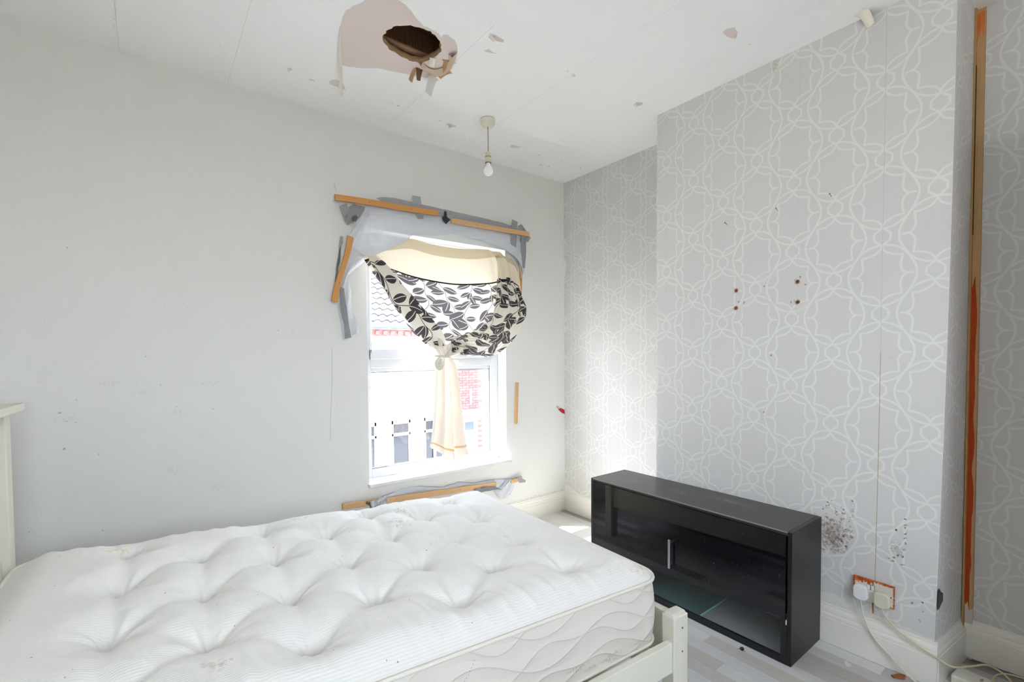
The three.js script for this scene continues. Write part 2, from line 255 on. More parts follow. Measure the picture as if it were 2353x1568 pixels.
  part('wallpaper', wallFace([0, B0 + 0.001], [BREAST, B0 + 0.001], 0, H, B0 - 0.318, B0), paperMat(t1, 0, B0), breast);
  const t4 = paperCanvas(0, 0.318, 0.12, 2.0, 512, 2048);
  part('wallpaper', wallFace([BREAST, B1], [0, B1], 0, H, 0, 0.318, 4, 24, (q, s, t) => { const k = 1 - t; q[2] -= (1 - s) * (0.004 + 0.03 * k * k) + 0.0001; }), paperMat(t4, 0, 0.318), breast);

  // bare strip in the alcove corner with orange primer
  const [cv, c] = canvas(128, 2048); c.fillStyle = '#c9a273'; c.fillRect(0, 0, 128, 2048); const r = rng(71);
  for (let k = 0; k < 260; k++) { c.fillStyle = ['#b88d5c', '#dab68a', '#cfa67c'][k % 3]; c.globalAlpha = 0.3; c.fillRect(r() * 128, r() * 2048, 1 + 4 * r(), 30 + 200 * r()); }
  c.globalAlpha = 1; const yy = (y) => (H - y) / H * 2048;
  c.fillStyle = '#c04409'; c.beginPath(); for (let y = 1.555; y > 0.2; y -= 0.015) c.lineTo(4 + 10 * fbm(y * 6, 1) + (y > 1.5 ? (y - 1.5) * 900 : 0), yy(y)); for (let y = 0.2; y < 1.56; y += 0.015) c.lineTo(62 + 50 * fbm(y * 9, 4, 3) - (y > 1.4 ? (y - 1.4) * 100 : 0), yy(y)); c.fill();
  c.fillRect(0, yy(1.25), 30, yy(0.21) - yy(1.25));
  for (let k = 0; k < 60; k++) { c.fillStyle = k % 4 ? '#b23c06' : '#f08a4a'; c.globalAlpha = 0.4; const y = yy(0.25 + 1.15 * r()); c.fillRect(36 + 40 * r(), y, 2 + 3 * r(), 20 + 80 * r()); }
  c.globalAlpha = 0.9; c.fillStyle = '#e06a22'; for (let k = 0; k < 40; k++) c.fillRect(10 + r() * 90, yy(2.59 - 0.02 * r()), 3 + 5 * r(), 20 + 60 * r()); c.globalAlpha = 1;
  c.fillStyle = '#dcd3c6'; c.beginPath(); [[0, 0.24], [24, 0.22], [50, 0.235], [70, 0.2], [128, 0.21], [128, 0], [0, 0]].forEach(([x, y]) => c.lineTo(x, yy(y))); c.fill();
  const strip = canvasTex(cv); const stripMat = std('#ffffff', 0.75, { map: strip, bumpMap: every(lumps, 0.6, 0.2), bumpScale: 0.0015 });
  const bg = new THREE.BoxGeometry(0.01, H, 0.026, 1, 1, 1);
  part('bare_strip', bg, stripMat, wallR, [-0.005, H / 2, B1 + 0.0165]);
  part('bare_strip', new THREE.BoxGeometry(0.03, H, 0.006), std('#b9925f', 0.85), wallR, [-0.016, H / 2, B1 + 0.003]);
  part('gap', span([-0.028, 1.72, B1 + 0.001], [-0.012, 2.38, B1 + 0.0072]), std('#4a3d2c', 0.95), wallR);
}

// ---------------------------------------------------------------- skirting boards
const skirtMat = std('#efece2', 0.38, { bumpMap: every(lumps, 0.4, 0.1), bumpScale: 0.0008 });
function skirtProfile(h, t) { const s = new THREE.Shape(); s.moveTo(0, 0); s.lineTo(t, 0); s.lineTo(t, h * 0.66); s.lineTo(t * 0.86, h * 0.675); s.quadraticCurveTo(t * 0.95, h * 0.74, t * 0.62, h * 0.79); s.lineTo(t * 0.62, h * 0.82); s.quadraticCurveTo(t * 0.5, h * 0.92, t * 0.28, h * 0.94); s.lineTo(t * 0.25, h); s.lineTo(0, h); s.closePath(); return s; }
function skirting(name, x, z, turn, length, h = 0.158, t = 0.02, y = 0) { const g = slab(skirtProfile(h, t), length); g.rotateY(turn); const m = part(name, g, skirtMat, scene, [x, y, z]); m.userData.kind = 'structure'; return m; }
skirting('baseboard_back', LEFT, 0, 0, 0.001, 0.158);                   // replaced below by the long run
scene.remove(scene.children[scene.children.length - 1]);
{
  const put = (name, g, pos) => { const m = part(name, g, skirtMat, scene, pos); m.userData.kind = 'structure'; };
  // profile in (distance from wall, height), swept along +x or +z
  const alongX = (l, h) => slab(skirtProfile(h, 0.02), l).rotateY(Math.PI / 2).scale(1, 1, -1);   // distance becomes +z
  const alongZ = (l, h) => slab(skirtProfile(h, 0.02), l).scale(-1, 1, 1);                        // distance becomes -x
  const fix = (g) => { const i = g.index; if (i) { for (let k = 0; k < i.count; k += 3) { const a = i.getX(k); i.setX(k, i.getX(k + 1)); i.setX(k + 1, a); } } else { const n = g.toNonIndexed?.() ?? g; for (const k of Object.keys(g.attributes)) { const at = g.attributes[k], s = at.itemSize; for (let f = 0; f < at.count; f += 3) for (let q = 0; q < s; q++) { const a = at.array[f * s + q]; at.array[f * s + q] = at.array[(f + 1) * s + q]; at.array[(f + 1) * s + q] = a; } } } g.computeVertexNormals(); return g; };
  put('baseboard_back', fix(alongX(-LEFT, 0.15)), [LEFT, 0, 0]);
  put('baseboard_recess', fix(alongZ(B0, 0.15)), [0, 0, 0]);
  put('baseboard_breast', fix(alongZ(B1 - B0 - 0.02, 0.165)), [BREAST, 0, B0]);
  put('baseboard_cheek', fix(alongX(0.32, 0.165)).rotateY(-0.1), [BREAST - 0.002, 0, B1 - 0.036]);
  put('baseboard_alcove', fix(alongZ(NEAR - B1 - 0.002, 0.15)), [0, 0.012, B1 + 0.002]);
}

// ---------------------------------------------------------------- floor: grey three-strip laminate, each strip a plank
{
  const floor = structure('floor');
  part('underlay', span([LEFT, -0.1, 0], [0.2, -0.012, NEAR]), std('#26221e', 0.95), floor);
  const g1 = grain('#ffffff', '#b8b4ae', '#ffffff', 5, 256, 1024, 320), g2 = grain('#f4f2ef', '#a8a49d', '#ffffff', 6, 256, 1024, 380);
  const tones = ['#d8d7d5', '#cbc9c6', '#e2e0dd', '#bfbcb8', '#c9c4bd', '#e6e4e0', '#a9a5a0'];
  const mats = tones.map((t, i) => std(t, 0.34, { map: i % 2 ? g1 : g2 }));
  const r = rng(123), w = 0.068, cache = new Map();
  let k = 0;
  for (let x = LEFT + w / 2; x < -0.012; x += w, k++) {
    let z = -0.35 * r();
    while (z < NEAR) {
      let l = 0.55 + 0.1 * Math.floor(r() * 7), a = Math.max(0.014, z), b = Math.min(NEAR, z + l);
      if (b - a > 0.02 && x > -1.75 || (b - a > 0.02 && x <= -1.75)) {
        const len = Math.round((b - a) * 20) / 20, key = len.toFixed(2); if (b - a < 0.05) { z += l; continue; }
        if (!cache.has(key)) cache.set(key, box(w - 0.0008, 0.012, 1, 0));
        const plank = part('plank', cache.get(key), mats[Math.floor(r() * mats.length)], floor, [x, -0.006, (a + b) / 2]); plank.scale.z = b - a - 0.0008;
      }
      z += l;
    }
  }
}

// ---------------------------------------------------------------- ceiling: plasterboard under lining paper, torn open
const paperWhite = std('#f9f9f8', 0.75, { bumpMap: every(lumps, 0.35), bumpScale: 0.0012, side: THREE.DoubleSide });
const pinkBoard = (() => {
  const [cv, c] = canvas(1024, 1024); c.fillStyle = '#e3d5cf'; c.fillRect(0, 0, 1024, 1024);
  speckle(c, 0, 0, 1024, 1024, 900, 4, ['#d6c4bb', '#ecdfda', '#cdbbb0'], 3); const t = canvasTex(c.canvas); return std('#ffffff', 0.9, { map: every(t, 1), side: THREE.DoubleSide });
})();
const brownWood = std('#b08c6e', 0.9, { map: every(grain('#ffffff', '#6d5a49', '#d8c6b4', 12), 0.12, 0.9) });
const crumb = std('#a8886c', 0.95, { bumpMap: every(lumps, 0.06), bumpScale: 0.01 });
{
  const ceil = structure('ceiling');
  const down = (shape, depth) => slab(shape, depth).rotateX(Math.PI / 2).translate(0, 0, 0);     // shape (x, z) lies flat; thickness goes down from y = 0
  const rect = (a, b, c, d) => poly([[a, c], [b, c], [b, d], [a, d]]);
  const hole = ragged([[-1.814, 0.785], [-1.817, 0.83], [-1.804, 0.873], [-1.772, 0.904], [-1.75, 0.923], [-1.716, 0.933], [-1.668, 0.94], [-1.632, 0.923], [-1.6, 0.898], [-1.569, 0.851], [-1.57, 0.82], [-1.582, 0.776], [-1.597, 0.733], [-1.609, 0.719], [-1.639, 0.709], [-1.683, 0.711], [-1.726, 0.722], [-1.763, 0.728], [-1.797, 0.757]], 0.014, 0.005, 3);
  const board = rect(LEFT, 0.1, -0.02, NEAR); board.holes.push(new THREE.Path(hole.map((p) => new THREE.Vector2(...p))));
  part('plasterboard', down(board, 0.024).translate(0, H + 0.0255, 0), pinkBoard, ceil);
  // crumbled edge of the hole
  { const n = hole.length, P = [], I = [], U = [], cx = hole.reduce((s, p) => s + p[0], 0) / n, cz = hole.reduce((s, p) => s + p[1], 0) / n, r = rng(8);
    for (let j = 0; j <= 5; j++) for (let i = 0; i < n; i++) { const f = 0.995 - 0.045 * Math.sin(j / 5 * Math.PI) * (0.3 + 1.2 * r()); P.push(cx + (hole[i][0] - cx) * f, H + 0.0005 + j * 0.0052, cz + (hole[i][1] - cz) * f); U.push(i / n * 4, j / 5 * 0.5); }
    for (let j = 0; j < 5; j++) for (let i = 0; i < n; i++) { const a = j * n + i, b = j * n + (i + 1) % n; I.push(a, b, a + n, b, b + n, a + n); }
    const g = new THREE.BufferGeometry(); g.setAttribute('position', new THREE.Float32BufferAttribute(P, 3)); g.setIndex(I); g.computeVertexNormals(); g.setAttribute('uv', new THREE.Float32BufferAttribute(U, 2)); const [ec, ex] = canvas(512, 128); ex.fillStyle = '#a2835f'; ex.fillRect(0, 0, 512, 128); speckle(ex, 0, 0, 512, 128, 900, 77, ['#d9c6ab', '#5d4431', '#c2a582', '#7d5f45'], 4); const m = std('#ffffff', 0.95, { map: canvasTex(ec), side: THREE.DoubleSide }); part('broken_edge', g, m, ceil); }
  for (const z of [0.28, 0.64, 1.08, 1.5]) part('joist', span([LEFT, H + 0.027, z - 0.03], [0.1, H + 0.19, z + 0.03], 0.003), brownWood, ceil);
  for (let x = LEFT; x < 0.1; x += 0.16) part('floorboard', span([x, H + 0.19, -0.02], [x + 0.157, H + 0.21, NEAR]), brownWood, ceil);
  for (const x of [-2.0, -1.35]) part('noggin', span([x - 0.02, H + 0.04, 0.67], [x + 0.02, H + 0.17, 1.05], 0.003), brownWood, ceil);
  part('lath', span([-1.9, H + 0.037, 0.7], [-1.3, H + 0.045, 0.735]), brownWood, ceil);
  part('roof_void', span([LEFT - 0.2, H + 0.212, -0.26], [0.25, H + 0.3, NEAR + 0.2]), std('#3a2c22', 0.95), ceil);
  // lining paper: strips that meet in fine open joints
  const patch = ragged([[-1.893, 0.485], [-1.861, 0.493], [-1.804, 0.523], [-1.744, 0.568], [-1.686, 0.582], [-1.637, 0.597], [-1.577, 0.613], [-1.521, 0.64], [-1.496, 0.672], [-1.475, 0.724], [-1.48, 0.796], [-1.501, 0.868], [-1.526, 0.917], [-1.562, 0.955], [-1.601, 0.967], [-1.618, 0.954], [-1.616, 0.935], [-1.637, 0.95], [-1.675, 0.954], [-1.706, 0.953], [-1.731, 0.966], [-1.764, 0.984], [-1.783, 0.999], [-1.82, 1.017], [-1.849, 1.023], [-1.88, 1.032], [-1.933, 0.997], [-1.952, 0.937], [-1.976, 0.888], [-1.989, 0.85], [-1.988, 0.802], [-1.978, 0.748], [-1.945, 0.638]], 0.02, 0.003, 5);
  const chips = [
    [[-1.468, 1.08], [-1.455, 1.087], [-1.434, 1.086], [-1.393, 1.082], [-1.387, 1.069], [-1.402, 1.061], [-1.425, 1.054], [-1.459, 1.064]],
    [[-0.692, 1.672], [-0.698, 1.694], [-0.68, 1.718], [-0.644, 1.712], [-0.62, 1.697], [-0.621, 1.678], [-0.637, 1.673], [-0.669, 1.67]],
    [[-0.526, 1.087], [-0.529, 1.112], [-0.494, 1.128], [-0.481, 1.104], [-0.495, 1.077]],
    [[-1.226, 0.281], [-1.214, 0.309], [-1.155, 0.3], [-1.182, 0.274]],
    [[-0.749, 0.276], [-0.745, 0.303], [-0.682, 0.31], [-0.693, 0.278], [-0.733, 0.264]],
    [[-2.086, 0.319], [-2.07, 0.323], [-2.061, 0.308], [-2.075, 0.302]],
    [[-1.895, 0.318], [-1.89, 0.344], [-1.867, 0.357], [-1.842, 0.353], [-1.806, 0.294], [-1.821, 0.292], [-1.861, 0.296], [-1.887, 0.3]],
    [[-0.985, 1.079], [-0.976, 1.09], [-0.96, 1.08], [-0.965, 1.067]],
    [[-1.423, 0.972], [-1.41, 0.994], [-1.389, 0.987], [-1.362, 0.989], [-1.388, 0.976], [-1.407, 0.969]],
    [[-1.981, 0.285], [-1.954, 0.287], [-1.955, 0.277], [-1.981, 0.276]], [[-1.539, 0.316], [-1.524, 0.316], [-1.524, 0.305], [-1.539, 0.305]], [[-1.283, 0.296], [-1.27, 0.312], [-1.262, 0.293]], [[-1.578, 0.315], [-1.563, 0.315], [-1.564, 0.304]], [[-1.459, 0.291], [-1.444, 0.291], [-1.443, 0.28]],
    [[-0.538, 0.284], [-0.493, 0.291], [-0.496, 0.281]], [[-1.012, 0.203], [-1.009, 0.213], [-0.993, 0.195]], [[-0.328, 0.164], [-0.326, 0.194], [-0.307, 0.169]], [[-0.529, 1.702], [-0.519, 1.709], [-0.514, 1.699]], [[-0.332, 0.313], [-0.327, 0.326], [-0.314, 0.308]], [[-0.394, 0.163], [-0.389, 0.177], [-0.363, 0.157]], [[-0.135, 0.297], [-0.12, 0.308], [-0.107, 0.288]], [[-1.027, 1.086], [-1.017, 1.09], [-1.01, 1.078]], [[-2.709, 0.252], [-2.704, 0.253], [-2.705, 0.242]], [[-2.71, 0.201], [-2.705, 0.199], [-2.708, 0.19]], [[-2.356, 0.317], [-2.351, 0.317], [-2.354, 0.308]], [[-2.298, 0.184], [-2.293, 0.188], [-2.294, 0.175]], [[-1.877, 0.17], [-1.871, 0.169], [-1.872, 0.158]]];
  const mid = (p) => [p.reduce((s, q) => s + q[0], 0) / p.length, p.reduce((s, q) => s + q[1], 0) / p.length];
  const joints = [LEFT, -2.7, -2.29, -1.482, -0.985, -0.545, 0.02];
  for (let k = 0; k < joints.length - 1; k++) {
    const a = joints[k] + 0.0005, b = joints[k + 1] - 0.0005, s = rect(a, b, 0, NEAR);
    for (const [i, p] of [patch, ...chips].entries()) { const m = mid(p); if (m[0] < a || m[0] > b) continue; const q = (i ? ragged(p, 0.008, 0.0015, 50 + i) : p).map(([x, z]) => new THREE.Vector2(Math.min(b - 0.002, Math.max(a + 0.002, x)), z)); s.holes.push(new THREE.Path(q)); }
    part('lining_paper', down(s, 0.0012).translate(0, H + 0.0012, 0), paperWhite, ceil);
  }
  // curled tongues of paper
  const flap = (root, tip, width, droop, curl, mat, taper = 0.35) => {
    const d = new THREE.Vector2(tip[0] - root[0], tip[1] - root[1]), n = new THREE.Vector2(-d.y, d.x).normalize(), P = [], I = [], m = 10, w = 6;
    for (let i = 0; i <= m; i++) for (let j = 0; j <= w; j++) { const t = i / m, u = j / w - 0.5, ww = width * (1 - taper * t * (1 + 0.3 * Math.sin(j * 3))); const y = H - droop * Math.pow(t, 1.3) - 0.001 + curl * Math.sin(t * 3) * u * u * 4; P.push(root[0] + d.x * t + n.x * u * ww, y, root[1] + d.y * t + n.y * u * ww); }
    for (let i = 0; i < m; i++) for (let j = 0; j < w; j++) { const a = i * (w + 1) + j, b = a + w + 1; I.push(a, a + 1, b, b, a + 1, b + 1); }
    const g = new THREE.BufferGeometry(); g.setAttribute('position', new THREE.Float32BufferAttribute(P, 3)); g.setIndex(I); g.computeVertexNormals(); return part('paper_flap', g, mat, ceil);
  };
  const backPaper = std('#e7e2d8', 0.85, { side: THREE.DoubleSide }), brownPaper = std('#b8926a', 0.9, { side: THREE.DoubleSide }), darkPaper = std('#6f573f', 0.9, { side: THREE.DoubleSide });
  const F = [[-1.501, 0.668], [-1.476, 0.595], [-1.46, 0.748], [-1.49, 0.691], [-1.588, 0.681], [-1.568, 0.636], [-1.509, 0.815], [-1.492, 0.745], [-1.578, 0.791], [-1.566, 0.756]];
  flap(F[0], [F[0][0] - 0.02, F[0][1] - 0.035], 0.075, 0.075, 0.02, std('#d9d8d4', 0.8, { side: THREE.DoubleSide }));
  flap(F[4], [F[4][0], F[4][1] - 0.02], 0.042, 0.045, 0.015, darkPaper, 0.6); flap([F[4][0] - 0.012, F[4][1] - 0.01], [F[4][0] - 0.03, F[4][1] - 0.04], 0.022, 0.05, 0.01, brownPaper, -0.4);
  flap(F[6], F[7], 0.07, 0.018, 0.012, brownPaper, 0.75); flap(F[2], F[3], 0.03, 0.012, 0.006, std('#c98f62', 0.9, { side: THREE.DoubleSide })); flap(F[8], F[9], 0.03, 0.02, 0.005, backPaper);
  { const E2 = [[-1.514, 0.897], [-1.487, 0.832], [-1.472, 0.768], [-1.475, 0.715], [-1.508, 0.681], [-1.54, 0.675], [-1.593, 0.703], [-1.611, 0.714]], top = E2.map(([x, z]) => [x, z]); const P = [], I = []; const rr = rng(33);
    top.forEach(([x, z], i) => { const inn = [lerp(x, -1.585, 0.25 + 0.15 * rr()), lerp(z, 0.79, 0.25 + 0.15 * rr())]; P.push(x, H - 0.0015, z, (x + inn[0]) / 2, H - 0.012 - 0.014 * rr(), (z + inn[1]) / 2, inn[0], H - 0.003, inn[1]); if (i) { const a = (i - 1) * 3; I.push(a, a + 3, a + 1, a + 1, a + 3, a + 4, a + 1, a + 4, a + 2, a + 2, a + 4, a + 5); } });
    const g = new THREE.BufferGeometry(); g.setAttribute('position', new THREE.Float32BufferAttribute(P, 3)); g.setIndex(I); g.computeVertexNormals(); part('stained_paper', g, std('#d3bda4', 0.9, { side: THREE.DoubleSide }), ceil); }
  // the long torn ribbon at the left edge of the patch
  { const L = [[-1.979, 0.747], [-1.947, 0.636], [-1.907, 0.516], [-1.889, 0.467]], P = [], I = []; const y = [0, 0.004, 0.006, 0.02, 0.06, 0.1, 0.125], x = [L[0], L[1], L[2], L[3], [L[3][0] + 0.004, L[3][1] - 0.006], [L[3][0] + 0.002, L[3][1] - 0.008], [L[3][0] - 0.004, L[3][1] - 0.006]], w = [0.004, 0.012, 0.018, 0.02, 0.016, 0.02, 0.028];
    x.forEach((p, i) => { for (const s of [-1, 0, 1]) P.push(p[0] + s * w[i] / 2, H - 0.001 - y[i] - (s ? 0 : 0.004), p[1] + (s === 0 ? 0.004 : 0)); if (i) { const a = (i - 1) * 3; for (const q of [0, 1]) I.push(a + q, a + 3 + q, a + q + 1, a + q + 1, a + 3 + q, a + 4 + q); } });
    const g = new THREE.BufferGeometry(); g.setAttribute('position', new THREE.Float32BufferAttribute(P, 3)); g.setIndex(I); g.computeVertexNormals(); part('paper_flap', g, backPaper, ceil); }
  // a long blister and a filled seam in the paper
  { const q = [[-0.847, 0.47], [-0.666, 0.476], [-0.493, 0.491], [-0.332, 0.505]], bl = tube(q.map(([x, z]) => [x, H + 0.001, z]), 0.005, 30, 8); part('paper_blister', bl, paperWhite, ceil);
    const f = [[-1.541, 1.256], [-1.475, 1.306], [-1.472, 1.162], [-1.494, 1.107]], fl = slab(poly(ragged(f, 0.06, 0.004, 12)), 0.0015).rotateX(Math.PI / 2).translate(0, H + 0.0004, 0); part('filled_seam', fl, paperWhite, ceil); }
  // loose curl where ceiling and chimney breast meet
  flap([-0.37, 2.055], [-0.325, 2.085], 0.055, 0.05, 0.02, std('#efe6d8', 0.8, { side: THREE.DoubleSide }));
  for (const [p, q, w] of [[chips[0][7], chips[0][4], 0.02], [chips[1][4], chips[1][6], 0.03], [chips[2][0], chips[2][3], 0.015], [chips[3][3], chips[3][0], 0.02], [chips[4][2], chips[4][0], 0.02], [chips[5][0], chips[5][2], 0.012]]) flap(p, [lerp(p[0], q[0], 0.35), lerp(p[1], q[1], 0.35)], w, 0.012, 0.004, backPaper);
}

// ---------------------------------------------------------------- window
const pvc = phys('#ced1d6', 0.3), glass = phys('#ffffff', 0.0, { transmission: 1, thickness: 0, ior: 1.5 });
{
  const w = structure('window_1'); const z0 = -0.165, z1 = -0.1;
  const bar = (name, a, b, r = 0.004) => part(name, span([a[0], a[1], a[2] ?? z0], [b[0], b[1], b[2] ?? z1], r), pvc, w);
  bar('window_frame', [WIN.l, WIN.b - 0.02], [WIN.l + 0.055, WIN.t]); bar('window_frame', [WIN.r - 0.062, WIN.b - 0.02], [WIN.r, WIN.t]);
  bar('window_frame', [WIN.l + 0.055, WIN.b - 0.02], [WIN.r - 0.062, WIN.b + 0.052]); bar('window_frame', [WIN.l + 0.055, WIN.t - 0.06], [WIN.r - 0.062, WIN.t]);
  bar('transom', [WIN.l + 0.055, 1.172], [WIN.r - 0.062, 1.232]); bar('transom', [WIN.l + 0.055, 1.152, z0], [WIN.r - 0.062, 1.172, z1 - 0.018]);
  for (const [a, b] of [[[WIN.l + 0.05, 1.228], [WIN.l + 0.064, WIN.t - 0.05]], [[WIN.r - 0.09, 1.228], [WIN.r - 0.05, WIN.t - 0.05]], [[WIN.l + 0.05, 1.228], [WIN.r - 0.05, 1.29]], [[WIN.l + 0.05, WIN.t - 0.1], [WIN.r - 0.05, WIN.t - 0.05]]]) bar('sash', [...a, z0 + 0.01], [...b, z1 + 0.012]);
  for (const [y0, y1] of [[WIN.b + 0.05, 1.16], [1.28, WIN.t - 0.09]]) part('pane', new THREE.PlaneGeometry(WIN.r - WIN.l - 0.1, y1 - y0).translate((WIN.l + WIN.r) / 2, (y0 + y1) / 2, z0 + 0.03), glass, w);
  for (const [y0, y1] of [[WIN.b + 0.052, WIN.b + 0.06], [1.143, 1.151]]) part('gasket', span([WIN.l + 0.055, y0, z1 - 0.03], [WIN.r - 0.062, y1, z1 - 0.02]), std('#9aa0a8', 0.6), w);
  part('gasket', span([WIN.r - 0.068, WIN.b + 0.055, z1 - 0.03], [WIN.r - 0.062, 1.15, z1 - 0.02]), std('#6d7178', 0.6), w);
  for (const y of [1.33, 1.72]) part('hinge', span([WIN.l + 0.05, y, z1 + 0.01], [WIN.l + 0.058, y + 0.05, z1 + 0.018], 0.002), std('#d9dbde', 0.4), w);
  const sill = part('window_sill', span([WIN.l - 0.012, WIN.b - 0.024, -0.12], [WIN.r + 0.03, WIN.b, 0.034], 0.006), std('#f0efed', 0.4, { bumpMap: every(lumps, 0.3, 0.1), bumpScale: 0.0008 }), w);
}

{
  const w = structure('added_window_2'), z0 = NEAR + 0.06, z1 = NEAR + 0.12, bar = (a, b) => part('window_frame', span([...a, z0], [...b, z1], 0.004), pvc, w), m = (ADDED_WIN2.l + ADDED_WIN2.r) / 2;  // added rear window, never in view; lets in extra sky light as fill
  bar([ADDED_WIN2.l, ADDED_WIN2.b], [ADDED_WIN2.l + 0.05, ADDED_WIN2.t]); bar([ADDED_WIN2.r - 0.05, ADDED_WIN2.b], [ADDED_WIN2.r, ADDED_WIN2.t]); bar([m - 0.03, ADDED_WIN2.b + 0.05], [m + 0.03, ADDED_WIN2.t - 0.05]); bar([ADDED_WIN2.l + 0.05, ADDED_WIN2.b], [ADDED_WIN2.r - 0.05, ADDED_WIN2.b + 0.05]); bar([ADDED_WIN2.l + 0.05, ADDED_WIN2.t - 0.05], [ADDED_WIN2.r - 0.05, ADDED_WIN2.t]);
  part('pane', new THREE.PlaneGeometry(ADDED_WIN2.r - ADDED_WIN2.l - 0.1, ADDED_WIN2.t - ADDED_WIN2.b - 0.1).translate(m, (ADDED_WIN2.b + ADDED_WIN2.t) / 2, NEAR + 0.09), glass, w);
}
// unseen cupboard, added in the alcove only to keep that corner dim
{
  const wr = thing('shading_wardrobe', 'tall brown wooden cupboard with two doors added out of view to shade the alcove', 'shading_wardrobe', [-0.34, 0, 3.3]), wd = std('#8a6a4c', 0.5, { map: every(grain('#ffffff', '#b9a28a', '#ffffff', 61), 0.5, 1.6) });
  part('carcass', span([-0.28, 0.06, -0.5], [0.3, 2.05, 0.5], 0.004), wd, wr); part('plinth', span([-0.26, 0, -0.48], [0.28, 0.06, 0.48]), wd, wr); part('cornice', span([-0.31, 2.05, -0.53], [0.31, 2.1, 0.53], 0.01), wd, wr);
  for (const s of [-1, 1]) { const d = part('door', span([-0.3, 0.08, s < 0 ? -0.495 : 0.003], [-0.281, 2.03, s < 0 ? -0.003 : 0.495], 0.003), wd, wr); part('knob', new THREE.SphereGeometry(0.015, 14, 10), std('#c9b27a', 0.3, { metalness: 1 }), d, [-0.312, 1.0, s * 0.05]); }
}

// ---------------------------------------------------------------- bed
const bedPaint = std('#e6e3d3', 0.42, { bumpMap: every(grain('#ffffff', '#9a9a9a', '#ffffff', 44), 0.1, 0.8), bumpScale: 0.0004 });
{
  const bed = thing('bed_frame', 'cream painted wooden bed frame with low square foot posts under the mattress', 'bed', [-1.21, 0, 1.845]); bed.rotation.y = Math.PI - 0.07;
  const b = (name, a, c, r = 0.004) => part(name, span(a, c, r), bedPaint, bed);
  for (const z of [0, 1.24]) { b('foot_post', [0, 0, z], [0.073, 0.382, z + 0.05], 0.004); b('post_cap', [0.003, 0.37, z + 0.003], [0.07, 0.392, z + 0.047], 0.01); }
  b('foot_rail', [0.018, 0.2, 0.05], [0.042, 0.372, 1.24]);
  for (const z of [0.006, 1.258]) b('side_rail', [0.073, 0.198, z], [1.905, 0.3, z + 0.024], 0.003);
  for (const z of [0.03, 1.244]) b('ledge', [0.073, 0.225, z], [1.905, 0.262, z + 0.014], 0.002);
  for (let k = 0; k < 9; k++) b('slat', [0.13 + k * 0.2, 0.262, 0.032], [0.2 + k * 0.2, 0.28, 1.256], 0.002);
  for (const z of [0, 1.22]) b('head_post', [1.885, 0, z], [1.945, 1.075, z + 0.05]);
  b('cap_rail', [1.855, 1.075, -0.02], [1.98, 1.102, 1.3]);
  for (const [y0, y1] of [[0.985, 1.055], [0.5, 0.6]]) b('head_rail', [1.905, y0, 0.05], [1.93, y1, 1.22]);
  for (let k = 0; k < 8; k++) b('head_slat', [1.91, 0.6, 0.12 + k * 0.13], [1.924, 0.985, 0.165 + k * 0.13], 0.002);
  for (const z of [0.003]) for (const y of [0.34, 0.26]) part('dowel_mark', new THREE.SphereGeometry(0.0035, 8, 6).scale(1, 1, 0.4), std('#6a604e', 0.8), bed, [0.03, y, -0.0005]);
}
